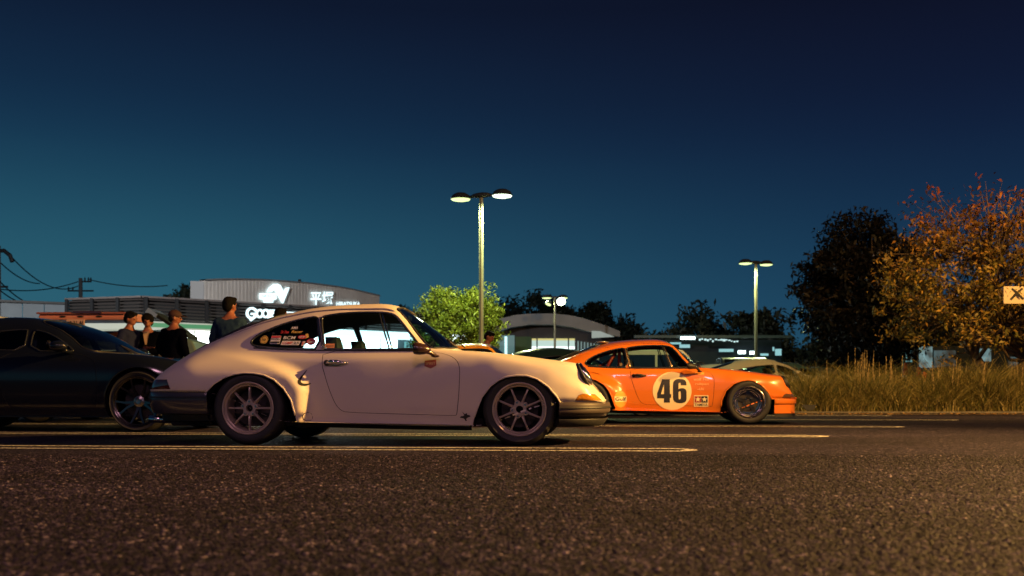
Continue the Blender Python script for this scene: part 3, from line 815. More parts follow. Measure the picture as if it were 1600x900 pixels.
def street_lamp(px, Z, hh, dirn, label, energy, ems=(LENS, LENS2), extra=False, half=.62, col=(.88, 1.0, .42)):
    X = (px - CX) / F_PX * Z
    t = thing('street_lamp', label, 'street lamp', (X, Z, 0), 0, 'lamp posts of the car park')
    b = MB().tube([(0, 0, 0), (0, 0, .6), (0, 0, hh)], [.085, .068, .058], 16); b.box(-.14, .14, -.14, .14, 0, .03); b.obj('pole', POLE, t, auto=50)
    d = Vector((dirn[0], dirn[1], 0)).normalized()
    a = MB()
    if not extra:
        M = Matrix.Rotation(math.atan2(d.y, d.x), 4, 'Z')
        a.ball((0, 0, hh + .05), (.30, .13, .075), 20, 10, M); a.tube([tuple(-d * .45 + Vector((0, 0, hh + .03))), tuple(d * .45 + Vector((0, 0, hh + .03)))], .04, 10)
    else: a.tube([tuple(-d * .5 + Vector((0, 0, hh + .03))), tuple(d * .5 + Vector((0, 0, hh + .03)))], .05, 10)
    a.obj('cross_arm', LHEAD, t, smooth=True)
    for i, s in enumerate((-1, 1)):
        p = d * s * half; lamp_head(t, (p.x, p.y, hh), ems[i])
        lamp('lamp_post_light', (X + p.x, Z + p.y, hh - .12), energy * (1, 1.3)[i], col, .15, target=(X + p.x, Z + p.y, 0), spot=165)
    if extra:
        lamp_head(t, (-.38, -.15, hh - .38), ems[0], (-.5, -.4, -1), .17); lamp_head(t, (.34, -.12, hh - .22), emis('flood_lens', (.9, 1, .8), 16), (.1, -.9, -.55), .24)
    return t
street_lamp(752, 27.0, 5.78, (1, -.42), 'tall double-headed lamp post in front of the round green tree', 1300)
street_lamp(867, 55.0, 5.75, (1, .0), 'lamp post with four glowing heads before the arched building', 700, (LENS, LENS), True, half=.45)
street_lamp(1181, 41.0, 5.8, (1, .42), 'double-headed lamp post above the silver coupe', 1100, (LENS, LENS), half=.52)
street_lamp(1384, 56.0, 6.15, (1, .2), 'far lamp glimpsed between the dark tree and the orange tree', 120, (LENS, LENS), half=.3)

# ------------------------------------------------------------------ trees
BARK = mat('bark', (.10, .065, .04), .9, noise=.4, nscale=9, bump=.8, bscale=25)
def make_tree(name, label, cat, loc, trunk_h, crown_c, crown_r, nleaf, leaf, m, seed, trunk_r=.12, clumps=60, group=None, spread=1.0, low=-.8, tilt=.6, lean=(0, 0), stems=1, topthin=0.0, shell=.55):
    t = thing(name, label, cat, loc, 0, group); r = np.random.RandomState(seed)
    tb = MB(); cc = np.array(crown_c, float); cr = np.array(crown_r, float)
    cl = []
    while len(cl) < clumps:
        d = r.normal(0, 1, 3); d /= np.linalg.norm(d); rad = r.uniform(shell, 1.0) ** .6
        if d[2] * rad < low: continue
        wob = 1 + .16 * math.sin(5 * d[0] + seed) * math.cos(4 * d[2] + seed * 2) + .10 * r.normal()
        cl.append(cc + d * rad * cr * wob)
    cl = np.array(cl)
    for s in range(stems):
        ax = (s - (stems - 1) / 2) * trunk_r * 2.2
        top = np.array([lean[0] + ax * 4, lean[1], trunk_h])
        pts = [(ax, 0, 0), (ax + lean[0] * .3, lean[1] * .3, trunk_h * .4), tuple(top)]
        tb.tube(pts, [trunk_r * 1.25, trunk_r, trunk_r * .72], 9)
        mine = cl[s::stems]
        nb = max(5, min(15, len(mine) // 6)); mains = []
        for i in range(nb):
            p = mine[r.randint(len(mine))]; q = top + (p - top) * r.uniform(.5, .72) + r.normal(0, .05, 3) * cr.mean()
            mid = top + (q - top) * .5 + r.normal(0, .06, 3) * cr.mean() + np.array([0, 0, -.04 * cr[2]])
            tb.tube([tuple(top - np.array([0, 0, .12])), tuple(mid), tuple(q)], [trunk_r * .45, trunk_r * .28, trunk_r * .15], 6); mains += [mid, q]
        mains = np.array(mains)
        for p in mine:
            k_ = np.argmin(((mains - p) ** 2).sum(1)); q = mains[k_]; mid = q + (p - q) * .5 + r.normal(0, .04, 3) * cr.mean()
            tb.tube([tuple(q), tuple(mid), tuple(p)], [trunk_r * .12, trunk_r * .07, trunk_r * .03], 4)
    tb.obj('trunk', BARK, t, smooth=True)
    # leaves: small folded quads gathered round the clumps
    V = np.zeros((nleaf, 4, 3)); idx = r.randint(0, len(cl), nleaf)
    wgt = r.uniform(.5, 1.3, len(cl))
    csz = cr.mean() * .20 * spread * wgt
    P = cl[idx] + np.clip(r.normal(0, 1, (nleaf, 3)), -1.9, 1.9) * csz[idx, None] * np.array([1, 1, .75])
    if topthin:
        q = (P[:, 2] - cc[2]) / cr[2]; keep = r.uniform(0, 1, nleaf) > np.clip(q * topthin, 0, .93); P = P[keep]; V = V[:len(P)]
    n = len(P)
    a = r.normal(0, 1, (n, 3)); a /= np.linalg.norm(a, axis=1)[:, None]; b = np.cross(a, r.normal(0, 1, (n, 3))); b /= np.linalg.norm(b, axis=1)[:, None]
    L_ = leaf * r.uniform(.55, 1.35, n)[:, None]
    V = np.stack([P - a * L_, P - b * L_ * .42 + a * L_ * .1, P + a * L_, P + b * L_ * .42 + a * L_ * .1], 1); V[:, 2, 2] -= leaf * .5
    me = bpy.data.meshes.new('crown'); me.vertices.add(n * 4); me.vertices.foreach_set('co', V.reshape(-1))
    me.loops.add(n * 4); me.loops.foreach_set('vertex_index', np.arange(n * 4)); me.polygons.add(n)
    me.polygons.foreach_set('loop_start', np.arange(n) * 4); me.polygons.foreach_set('loop_total', np.full(n, 4)); me.update(); me.validate()
    me.materials.append(m); o = bpy.data.objects.new('crown', me); COL.objects.link(o); o.parent = t
    return t
GREENL = leaf_mat('bush_leaves', [(.07, .10, .015), (.13, .17, .02), (.20, .23, .03), (.09, .13, .02)], .35)
AUTL = autumn_mat()
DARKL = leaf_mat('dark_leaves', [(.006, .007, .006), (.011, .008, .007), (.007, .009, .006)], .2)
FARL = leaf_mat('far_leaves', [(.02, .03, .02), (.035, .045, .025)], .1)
make_tree('round_tree', 'round green tree lit yellow-green by the lamp post', 'tree', ((716 - CX) / F_PX * 29.5, 29.5, 0), 1.1, (0, 0, 2.2), (1.22, 1.2, 1.35), 30000, .050, GREENL, 11, .09, 330, shell=.5, spread=.5)
make_tree('autumn_tree', 'autumn tree with orange and yellow leaves beside the road sign', 'tree', ((1560 - CX) / F_PX * 24.5, 24.5, 0), 1.35, (-.55, 0, 3.45), (2.35, 2.1, 2.25), 17000, .060, AUTL, 21, .15, 420, low=-.75, stems=2, topthin=.80, lean=(.1, 0), spread=.36, shell=.25)
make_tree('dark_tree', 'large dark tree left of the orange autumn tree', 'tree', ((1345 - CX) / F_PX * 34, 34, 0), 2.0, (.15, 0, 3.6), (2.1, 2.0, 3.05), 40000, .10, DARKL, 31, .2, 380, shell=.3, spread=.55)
gx = 'trees along the far edge of the car park'
for i, (px, Z, w, top, c) in enumerate(((1085, 62, 2.9, 5.6, 'broad dark tree left of the second pair of lamps'), (1032, 66, 1.9, 4.0, 'low dark tree just right of the arched building'), (1178, 60, 2.0, 5.6, 'dark tree directly behind the slim lamp post'),
        (1262, 70, 2.6, 3.6, 'low dark tree left of the big dark tree'), (1420, 46, 2.6, 4.6, 'dark tree behind the left edge of the orange tree'), (1500, 48, 2.8, 4.4, 'dark tree behind the middle of the orange tree'),
        (1590, 46, 2.8, 5.0, 'dark tree behind the road sign'), (1330, 58, 2.9, 4.2, 'dark tree behind the foot of the big dark tree'), (960, 100, 2.8, 4.4, 'low dark tree at the right end of the wood'))):
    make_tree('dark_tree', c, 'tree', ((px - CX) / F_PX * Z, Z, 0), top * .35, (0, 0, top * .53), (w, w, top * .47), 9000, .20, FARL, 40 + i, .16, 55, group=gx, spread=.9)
# wood behind the arched building and the mound of trees behind the shop
for i, (px, Z, w, top) in enumerate(((250 + 8, 64, 1.1, 6.4), (272, 64, 1.3, 7.2), (296, 65, 1.5, 7.1), (312, 66, 1.3, 6.8))):
    make_tree('dark_tree', ('leftmost', 'second', 'third', 'rightmost')[i] + ' of the dark trees rising behind the louvred parapet', 'tree', ((px - CX) / F_PX * Z, Z, 0), top * .4, (0, 0, top * .62), (w, w, top * .38), 7000, .20, FARL, 60 + i, .16, 32, group='trees behind the shop', spread=1.0)
wood_top = [(770, 470), (790, 468), (812, 474), (828, 472), (842, 462), (858, 470), (875, 478), (893, 476), (908, 480), (922, 484), (938, 488), (952, 494), (966, 502), (980, 512), (994, 518), (630, 478), (605, 486)]
ORD = ('leftmost', 'second', 'third', 'fourth', 'fifth', 'sixth', 'seventh', 'eighth', 'ninth', 'tenth', 'eleventh', 'twelfth', 'thirteenth', 'fourteenth', 'fifteenth', 'sixteenth', 'rightmost')
wood_top.sort()
for i, (px, py) in enumerate(wood_top):
    Z = 92; top = HCAM + (HY - py) / F_PX * Z
    make_tree('conifer', (ORD[i] + (' of the' if i in (0, 16) else ' from the left of the') + ' seventeen dark conifers behind the arched building'), 'tree', ((px - CX) / F_PX * Z, Z + rnd.uniform(-2, 2), 0), top * .5, (0, 0, top * .52), (1.9, 1.4, top * .47), 5000, .24, FARL, 80 + i, .16, 26, group='conifers of the far wood', spread=1.1)

# ------------------------------------------------------------------ shop building with curved facade
CORR = mat('corrugated_panel', (.62, .60, .57), .55, metal=.0, noise=.10, nscale=1.2)
LOUV = mat('louvre_slats', (.11, .095, .092), .6); DKFR = mat('dark_frame', (.008, .009, .011), .6)
WALLM = mat('teal_wall', (.07, .10, .12), .7, noise=.2, nscale=1.5)
CREAM = mat('fascia_cream', (.62, .62, .55), .5)
SHOPW = emis('shop_window_light', (.92, 1.0, .96), 8)
FASC = emis('lit_fascia', (.80, .86, .68), .50)
GREENS = emis('green_stripe', (.01, .34, .10), .60)
SIGNW = emis('sign_light', (.72, .95, 1.0), 1.7)
class Plane:
    """an upright plane through two ground points; p(px, py) is where a sight line meets it"""
    def __init__(s, pa, za, pb, zb):
        s.A = np.array([(pa - CX) / F_PX * za, za]); s.B = np.array([(pb - CX) / F_PX * zb, zb]); s.u = (s.B - s.A) / np.linalg.norm(s.B - s.A); s.n = np.array([s.u[1], -s.u[0]])
        if s.n[1] > 0: s.n = -s.n
        s.w = np.linalg.norm(s.B - s.A)
    def uz(s, px, py):
        k = (px - CX) / F_PX; t = (k * s.A[1] - s.A[0]) / (s.u[0] - k * s.u[1]); Z = s.A[1] + s.u[1] * t
        return (t, HCAM + (HY - py) / F_PX * Z)
    def P(s, u, z, out=0.0):
        p = s.A + s.u * u + s.n * out; return (p[0], p[1], z)
def slab(mb, pl, poly, o0, o1):
    n = len(poly); v = [pl.P(a, b, o0) for a, b in poly] + [pl.P(a, b, o1) for a, b in poly]
    return mb.add(v, [tuple(range(n)), tuple(range(2*n-1, n-1, -1))] + [(i, n+i, n+(i+1) % n, (i+1) % n) for i in range(n)])
shop = thing('shop_building', 'long low shop with louvred parapet, curved metal facade and bright windows', 'building', (0, 0, 0))
ZC = 41.0
PR = Plane(222, ZC, 430, ZC * 1.086); PL = Plane(103, ZC * 1.027, 222, ZC)
UR0, UR1 = 0.0, 17.0
ztop = HCAM + 151 / F_PX * ZC; zlb = 3.48; zfb = 3.14
# solid core, canopy and wall pieces
MB_ = MB()
slab(MB_, PR, [(0, 0), (UR1, 0), (UR1, ztop - .05), (0, ztop - .05)], -1.2, -6); slab(MB_, PL, [(0, 0), (PL.w - .02, 0), (PL.w - .02, ztop - .05), (0, ztop - .05)], -1.2, -6)
MB_.obj('wall', WALLM, shop)
mbl = MB(); 
nsl = 7
for pl, w in ((PR, UR1), (PL, PL.w)):
    for i in range(nsl):
        z0 = zlb + (ztop - zlb) * (i + .1) / nsl; z1 = zlb + (ztop - zlb) * (i + .50) / nsl
        mbl.add([pl.P(0, z0, -.02), pl.P(w, z0, -.02), pl.P(w, z1, .07), pl.P(0, z1, .07), pl.P(0, z0, -.05), pl.P(w, z0, -.05), pl.P(w, z1, .04), pl.P(0, z1, .04)], [(0, 1, 2, 3), (7, 6, 5, 4), (3, 2, 6, 7), (0, 4, 5, 1), (0, 3, 7, 4), (1, 5, 6, 2)])
    slab(mbl, pl, [(0, ztop - .03), (w, ztop - .03), (w, ztop + .05), (0, ztop + .05)], -.08, .09)
mbl.obj('louvre_parapet', LOUV, shop)
for pl, w in ((PR, UR1), (PL, PL.w)):
    u = 0.05
    while u < w:
        slab(MB(), pl, [(u, zlb), (u + .14, zlb), (u + .14, ztop), (u, ztop)], .05, .13).obj('parapet_post', DKFR, shop); u += 1.28
b = MB(); slab(b, PR, [(0, zlb), (UR1, zlb), (UR1, ztop), (0, ztop)], -.35, -.4); slab(b, PL, [(0, zlb), (PL.w, zlb), (PL.w, ztop), (0, ztop)], -.35, -.4); b.obj('parapet_back', mat('parapet_back', (.006, .006, .007), .9), shop)
b = MB(); slab(b, PR, [(4.9, zfb), (UR1, zfb), (UR1, zlb - .03), (4.9, zlb - .03)], -.15, -1.4); b.obj('fascia', emis('bright_fascia', (.85, 1, .96), 2.6), shop)
b = MB(); slab(b, PR, [(0, zfb), (4.88, zfb), (4.88, zlb - .03), (0, zlb - .03)], -.15, -1.4); slab(b, PL, [(0, zfb), (PL.w, zfb), (PL.w, zlb - .03), (0, zlb - .03)], -.15, -1.4)
fa = b.obj('fascia', FASC, shop)
b = MB(); slab(b, PR, [(.3, zfb + .07), (4.2, zfb + .07), (4.2, zfb + .25), (.3, zfb + .25)], -.15, -.13); b.obj('green_stripe', GREENS, fa)
# bright windows and mullions
UB = PR.uz(640, 540)[0]
nw_ = 12; ws_ = (UB - .5) / nw_
for i in range(nw_):
    u0 = .5 + i * ws_
    b = MB(); slab(b, PR, [(u0, .25), (u0 + ws_ - .05, .25), (u0 + ws_ - .05, zfb - .02), (u0, zfb - .02)], -1.18, -1.1); wn = b.obj('window', SHOPW, shop)
    b = MB(); slab(b, PR, [(u0 - .03, .1), (u0 + .03, .1), (u0 + .03, zfb), (u0 - .03, zfb)], -1.08, -1.04); slab(b, PR, [(u0, .95), (u0 + ws_, .95), (u0 + ws_, 1.0), (u0, 1.0)], -1.08, -1.05); b.obj('frame', CREAM, wn)
SHOPD = emis('dim_shop_window', (.25, .62, .62), .8)
for i in range(3):
    u0 = UB + .4 + i * 1.35
    b = MB(); slab(b, PR, [(u0, .35), (u0 + 1.2, .35), (u0 + 1.2, zfb - .1), (u0, zfb - .1)], -1.18, -1.1); b.obj('window', SHOPD, shop)
# shelves and goods seen as soft dark shapes inside the windows
b = MB(); rr = random.Random(4)
for i in range(26):
    u0 = .7 + rr.random() * 6.5; w = rr.uniform(.08, .35); h = rr.uniform(.2, .7); z0 = rr.choice((.3, 1.02))
    slab(MB(), PR, [(u0, z0), (u0 + w, z0), (u0 + w, z0 + h), (u0, z0 + h)], -1.09, -1.085).obj('window_poster', mat('poster', (.35, .22, .18), .7, noise=.6, nscale=2), shop)
# curved facade
PF = Plane(320, 44.5, 593, 55.0)
topc = [(320, 438.6), (340, 437.6), (370, 437.2), (406, 438), (440, 440), (477, 442.8), (502, 445.6), (525, 448.7), (548, 452.6), (572, 458), (593, 463)]
tp = [PF.uz(*q) for q in topc]
poly = [(0, 2.6), (PF.w, 2.6)] + tp[::-1]
b = MB()
# corrugated: many narrow ribs
us = np.arange(0, PF.w, .11)
tz_ = pchip(tp); ribs = []
for i, uu in enumerate(us):
    u1 = min(PF.w, uu + .11); za, zb = float(tz_(uu)), float(tz_(u1)); o = .0 if i % 2 else .006
    slab(b, PF, [(uu, 2.6), (u1, 2.6), (u1, zb), (uu, za)], -.3, o)
b.obj('curved_facade', CORR, shop)
b = MB()
A0 = PF.P(0, 0, -.02); zt0 = tp[0][1]
b.box(A0[0] - .62, A0[0] - .01, A0[1] - .05, A0[1] + 5, 2.6, zt0 - .02); b.obj('facade_return', mat('grey_return', (.20, .21, .22), .6), shop)
b = MB()
for i in range(len(tp) - 1):
    (u0, z0), (u1, z1) = tp[i], tp[i + 1]
    b.add([PF.P(u0, z0 + .005, .06), PF.P(u1, z1 + .005, .06), PF.P(u1, z1 + .07, .06), PF.P(u0, z0 + .07, .06), PF.P(u0, z0 + .005, -.35), PF.P(u1, z1 + .005, -.35), PF.P(u1, z1 + .07, -.35), PF.P(u0, z0 + .07, -.35)], [(0, 1, 2, 3), (4, 7, 6, 5), (3, 2, 6, 7), (0, 4, 5, 1)])
b.obj('roof_edge', mat('edge_metal', (.30, .30, .30), .4, metal=.4), shop)

def sign_poly(name, loops, m, pl, o0, parent=None, label=None, cat=None, group=None):
    """letters or an emblem given as outlines in photo pixels, built as a thin slab on a wall plane"""
    v, f = outline2d([[pl.uz(*q) for q in lp] for lp in loops]); n = len(v)
    mb = MB(); mb.add([pl.P(a, c, o0) for a, c in v] , f); mb.add([pl.P(a, c, o0 - .06) for a, c in v], [q[::-1] for q in f])
    o = mb.obj(name, m, parent)
    if label: setp(o, label, cat, group)
    return o
def sign_text(name, s, x0, x1, y0, y1, m, pl, o0, parent, bold=0.0, shear=0.0):
    v, f = text2d(s, bold, shear); W = v[:, 0].max(); p = []
    for a, c in v:
        px = x0 + (x1 - x0) * a / W; py = y1 + (y0 - y1) * c; u_, z_ = pl.uz(px, py); p.append(pl.P(u_, z_, o0))
    return MB().add(p, f).obj(name, m, parent)
mark = [(425.5, 444.0), (431, 443.6), (436, 446), (441.3, 457.5), (444.5, 450.1), (449.8, 449.2), (446, 459), (439.6, 474.4), (430.7, 458.5), (427, 452.6), (421, 456.5), (415, 456.4), (418.5, 450)]
lg = thing('emblem_sign', 'glowing white swooping emblem with a lettered panel on the curved facade', 'sign', PF.P(*PF.uz(430, 475)), 0)
def kid(o, root):
    o.parent = root; o.matrix_parent_inverse = Matrix.Translation(Vector(root.location)).inverted(); return o
kid(sign_poly('swoosh', [mark], SIGNW, PF, .12), lg)
kid(sign_poly('panel', [[(403.9, 458.5), (429.5, 458.5), (429.5, 467.5), (424.3, 469.5), (424.3, 473), (410.4, 473), (410.4, 468.6), (403.9, 467.5)]], SIGNW, PF, .12), lg)
kid(sign_text('lettering', 'NEXCO', 405.5, 428, 461, 464.5, mat('sign_grey', (.3, .45, .5), .5), PF, .14, None), lg)
tx = thing('station_name_sign', 'glowing white Japanese place name with small Latin letters', 'sign', PF.P(*PF.uz(510, 478)), 0)
kid(sign_text('characters', '平塚', 482.5, 518.5, 455.8, 476.5, SIGNW, PF, .12, None, bold=.012), tx)
kid(sign_text('latin_letters', 'HIRATSUKA', 523, 560, 471.8, 477.6, SIGNW, PF, .12, None, bold=.02), tx)
gz = thing('shop_name_sign', 'glowing white rounded lettering on the louvred parapet', 'sign', PR.P(*PR.uz(400, 502)), 0)
PG = PR
def ring_letter(cx, cy, rx, ry, w, a0=0, a1=360, n=26):
    o = ellipse(cx, cy, rx, ry, n, R(a0), R(a1)); i = ellipse(cx, cy, rx - w, ry - w, n, R(a0), R(a1))
    return [o, i] if a1 - a0 >= 360 else [o + i[::-1]]
gg = ring_letter(389.5, 490, 9.0, 9.5, 3.6, 25, 325) ; gg = [[(x, 980 - y) for x, y in lp] for lp in gg]
kid(sign_poly('letter_g', gg, SIGNW, PG, .3), gz)
kid(sign_poly('letter_g_tail', [[(388, 489.5), (398.5, 489.5), (398, 495), (388.5, 502.5), (386, 500), (392.5, 494.5), (393, 492.5), (388, 492.5)]], SIGNW, PG, .3), gz)
for cx_ in (402.0, 411.0): kid(sign_poly('letter_o', ring_letter(cx_, 490.5, 6.2, 7.0, 3.0), SIGNW, PG, .3 + (cx_ - 402) * .002), gz)
kid(sign_poly('letter_z', [[(415, 484.5), (426, 484.5), (426, 488), (420.5, 494), (427, 494.5), (428, 499), (414.5, 499), (414.5, 495.5), (420, 488.5), (415, 488.5)]], SIGNW, PG, .3), gz)
kid(sign_poly('side_panel', [[(430, 487), (461, 488.5), (461, 497.5), (430, 498)]], SIGNW, PG, .3), gz)
# roof aerial
ae = MB(); q = at(467, 441, 56)
ae.tube([(q[0], 56.2, 5.4), (q[0], 56.2, 6.9)], .09, 8); ae.tube([(q[0] - .9, 56.2, 6.35), (q[0] + .35, 56.2, 6.55)], .02, 5); ae.tube([(q[0] - 1.6, 56.2, 6.2), (q[0], 56.2, 6.7)], .015, 5); ae.box(q[0] - .14, q[0] + .14, 56.1, 56.3, 6.45, 6.6)
setp(ae.obj('roof_aerial', DKFR), 'small dark aerial post above the curved facade', 'aerial')
# blank wall at the far left
wl = thing('annex_wall', 'plain blue-grey panelled wall left of the louvred parapet', 'wall', (0, 0, 0))
PA = Plane(-220, 40, 103, 43.5)
z_l = HCAM + (HY - 473) / F_PX * 41.5
n_ = 9
for i in range(n_):
    b = MB(); w = PA.w / n_; slab(b, PA, [(i * w, 0), ((i + 1) * w - .03, 0), ((i + 1) * w - .03, z_l + .012 * i), (i * w, z_l + .012 * i)], 0, -.4)
    b.obj('wall_panel', mat('blue_panel', (.085, .11, .13), .6, noise=.2, nscale=.8), wl)
b = MB(); slab(b, PA, [(0, z_l + .1), (PA.w, z_l + .1), (PA.w, z_l + .2), (0, z_l + .2)], .1, -.5); b.obj('coping', DKFR, wl)

# utility poles and wires
def upole(px, Z, topy, label, full=True):
    X = (px - CX) / F_PX * Z; h = HCAM + (HY - topy) / F_PX * Z
    t = thing('utility_pole', label, 'utility pole', (X, Z, 0)); MB().tube([(0, 0, 0), (0, 0, h)], [.2, .13], 10).obj('pole', mat('pole_concrete', (.12, .12, .12), .9), t, smooth=True)
    b = MB()
    if full:
        b.box(-.9, .9, -.06, .06, h - .95, h - .85); b.box(-.1, .75, -.06, .06, h - .30, h - .2)
        for q in (-.85, -.55, .3, .55, .72): b.lathe([(.0, 0), (.06, .02), (.05, .12), (.07, .16), (0, .3)], 8, 'z', (q, 0, h - (.88 if q < 0 else .22)))
        b.obj('cross_arm', DKFR, t)
        MB().lathe([(0, 0), (.26, .02), (.28, .1), (.28, .85), (.2, .95), (0, 1.0)], 16, 'z', (-.52, 0, h - 2.6)).obj('transformer', DKFR, t, auto=40)
    else:
        b.tube([(-.2, 0, h - .3), (.3, 0, h - .25), (.62, 0, h - .5), (.75, 0, h - .85)], .11, 8); b.box(-.3, .5, -.06, .06, h - 2.2, h - 2.1); b.obj('cross_arm', DKFR, t)
    return Vector((X, Z, h))
p1 = upole(126, 70, 434.5, 'dark utility pole with transformer behind the louvred parapet'); p0 = upole(-3, 52, 384, 'utility pole at the very left edge with drooping cables', False)
def wire(a, b, sag, label):
    a = Vector(a); b = Vector(b); pts = [a + (b - a) * i / 14 - Vector((0, 0, sag * 4 * (i / 14) * (1 - i / 14))) for i in range(15)]
    setp(MB().tube(pts, .035, 5).obj('overhead_wire', DKFR), label, 'wire', 'overhead wires at the left')
wire(at(122, 440, 70), at(0, 452, 60), .3, 'overhead wire running left from the transformer pole')
wire(at(140, 437, 70), at(262, 446, 72), .25, 'overhead wire running right from the transformer pole')
wire(at(8, 390, 52), at(122, 447, 70), .9, 'upper overhead wire falling from the left edge')
wire(at(-3, 407, 52), at(62, 443, 66), .3, 'middle overhead wire falling from the left edge')
wire(at(-2, 438, 50), at(40, 472, 56), .1, 'lower overhead wire falling from the left edge')
wire(at(-4, 450, 50), at(32, 472, 58), .1, 'lowest overhead wire ending behind the annex wall')

# ------------------------------------------------------------------ arched building in the middle distance
ar = thing('arched_building', 'low building with a shallow arched roof band and lit windows', 'building', (0, 0, 0))
PB = Plane(770, 62, 968, 62)
band_t = [(772, 501), (788.5, 498.5), (805, 494.6), (820, 493), (843, 492.2), (865, 492.5), (880, 494), (895, 496), (910, 499.6), (925, 504.5), (947.5, 512), (965.5, 519.5)]
band_b = [(965.5, 528), (940, 523), (917.5, 520), (895, 513.5), (865, 509), (827.5, 509), (797.5, 513.5), (772, 522)]
b = MB(); slab(b, PB, [PB.uz(*q) for q in band_t + band_b], 1.2, -6); b.obj('roof_band', mat('band_metal', (.22, .23, .23), .5, metal=.1, noise=.15, nscale=1), ar)
b = MB(); slab(b, PB, [PB.uz(*q) for q in ((774, 700), (774, 523), (797, 513.6), (865, 509.2), (897, 514.4), (960, 528.2), (960, 700))], -.1, -5.9); b.obj('wall', mat('dark_wall', (.035, .03, .035), .7, noise=.3, nscale=1), ar)
def quad(name, x0, x1, y0, y1, m, o=.0, th=.05, pl=PB, parent=ar):
    b = MB(); slab(b, pl, [pl.uz(x0, y1), pl.uz(x1, y1), pl.uz(x1, y0), pl.uz(x0, y0)], o + th, o); return b.obj(name, m, parent)
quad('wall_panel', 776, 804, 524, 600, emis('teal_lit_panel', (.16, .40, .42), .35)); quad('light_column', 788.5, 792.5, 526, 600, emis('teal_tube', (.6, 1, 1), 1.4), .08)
quad('wall_panel', 805, 830, 526, 600, mat('green_wall', (.05, .10, .04), .7))
w_ = quad('window', 831, 898, 530.5, 546, emis('far_window', (.62, .85, .78), .75), .0); quad('window_header', 831, 898, 529, 532, emis('yellow_strip', (.85, .75, .25), .7), .06, parent=w_); quad('light_strip', 831, 898, 541.5, 545.5, emis('far_white', (.85, 1, .98), 1.6), .06, parent=w_)
for x in (839, 866, 888): quad('mullion', x - 1, x + 1, 529, 548, DKFR, .12, parent=w_)
quad('counter', 829, 902, 547, 550.5, mat('counter', (.15, .3, .3), .6), .3); quad('lower_window', 830, 848, 551.5, 600, emis('far_white', (.85, 1, .98), 1.6)); quad('lower_window', 849, 866, 553, 600, emis('far_white', (.85, 1, .98), 1.6))
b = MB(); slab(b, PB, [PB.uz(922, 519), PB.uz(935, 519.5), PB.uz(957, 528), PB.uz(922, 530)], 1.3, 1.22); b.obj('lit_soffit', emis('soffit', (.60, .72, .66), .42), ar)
for i in range(7):
    quad('fence_panel', 902 + i * 5.0, 904.2 + i * 5.0, 533 + i * .8, 548, emis('glow_slat', (.3, .5, .5), .4), .1)  # each slat has a faint glow of its own
for i, ch in enumerate('DRAGON'[:4]): pass

# low far building with canopy lights at the right
fb = thing('canopy_building', 'long dark low canopy with small cool lights beneath, right of centre', 'building', (0, 0, 0))
PC = Plane(990, 50, 1160, 50)
quad('roof', 985, 1222, 527, 531, mat('far_roof', (.05, .07, .08), .7), 1.5, .3, PC, fb); quad('wall', 985, 1220, 531, 640, mat('far_wall', (.010, .016, .02), .9), 0, .1, PC, fb)
CW = emis('cool_tube', (.75, 1, 1), 5); CD = emis('cool_dim', (.35, .75, .8), .7)
quad('light_tube', 1053.5, 1075, 529.6, 533.6, CW, 1.85, .1, PC, fb); quad('light_panel', 1045, 1062, 535.5, 538.5, CD, .3, .1, PC, fb); quad('light_panel', 1060, 1076, 538.8, 544, CD, .3, .1, PC, fb)
rr = random.Random(12)
for i in range(15):
    x = 1086 + i * 4.1; y = 531.5 + rr.uniform(-1.6, 1.2) + i * .18; quad('light_tube', x, x + rr.uniform(1.6, 3.4), y, y + rr.uniform(1.2, 3.2), emis('cool_mid', (.6, .85, .85), 1.1 ), 1.0, .1, PC, fb)
for x0, x1, y0, y1, m_ in ((1149.5, 1160.5, 548.5, 553.5, CW), (1167.5, 1178.5, 549.5, 554.3, CW), (1120, 1142, 546, 550.5, CD), (1184, 1196, 553, 556.5, CD), (1207, 1216, 546, 556, CD), (1203, 1205, 543, 549, CD)): quad('light_panel', x0, x1, y0, y1, m_, .5, .1, PC, fb)
# bluish lights and wall glimpsed under the trees at the right
rb = thing('lit_kiosk', 'pale blue lit kiosk glimpsed under the orange tree', 'building', (0, 0, 0)); PK = Plane(1400, 40, 1600, 40)
quad('wall', 1409, 1640, 541, 640, mat('kiosk_wall', (.02, .03, .035), .8), 0, .2, PK, rb)
quad('window', 1411, 1421, 546, 566, emis('blue_win', (.25, .75, .8), .8, 2.5), .25, .05, PK, rb); quad('window', 1432, 1452, 542, 575, emis('pale_win', (.35, .66, .70), .5, 2.5), .25, .05, PK, rb); quad('window', 1455, 1488, 548, 575, emis('dim_win', (.12, .28, .32), .35, 2.0), .25, .05, PK, rb); quad('window', 1522, 1543, 545, 565, emis('pale_win', (.35, .66, .70), .5, 2.5), .25, .05, PK, rb); quad('window', 1570, 1640, 558, 575, emis('dim_win', (.12, .28, .32), .35, 2.0), .25, .05, PK, rb)

# traffic cones
CONE = mat('cone_orange', (.85, .12, .03), .45); CONEW = mat('cone_white', (.8, .75, .7), .4)
for i, (px, py, Z) in enumerate(((1436, 568, 27.5), (1415, 562, 31), (1444.5, 576, 26))):
    X = (px - CX) / F_PX * Z; h = HCAM + (HY - py - 5) / F_PX * Z
    t = thing('traffic_cone', ('tall orange traffic cone behind the long grass', 'far orange traffic cone behind the grass, leftmost', 'small orange traffic cone right of the tall one')[i], 'traffic cone', (X, Z, 0), 0, 'traffic cones behind the grass')
    MB().lathe([(0, h), (.03, h), (.05, h - .03), (.10, h * .55), (.17, .05), (.0, .05)], 20, 'z').obj('cone_body', CONE, t, auto=50)
    MB().lathe([(.066, h * .80), (.105, h * .58)], 20, 'z').obj('white_band', CONEW, t); MB().box(-.19, .19, -.19, .19, 0, .05).obj('base', CONE, t, bevel=.01)
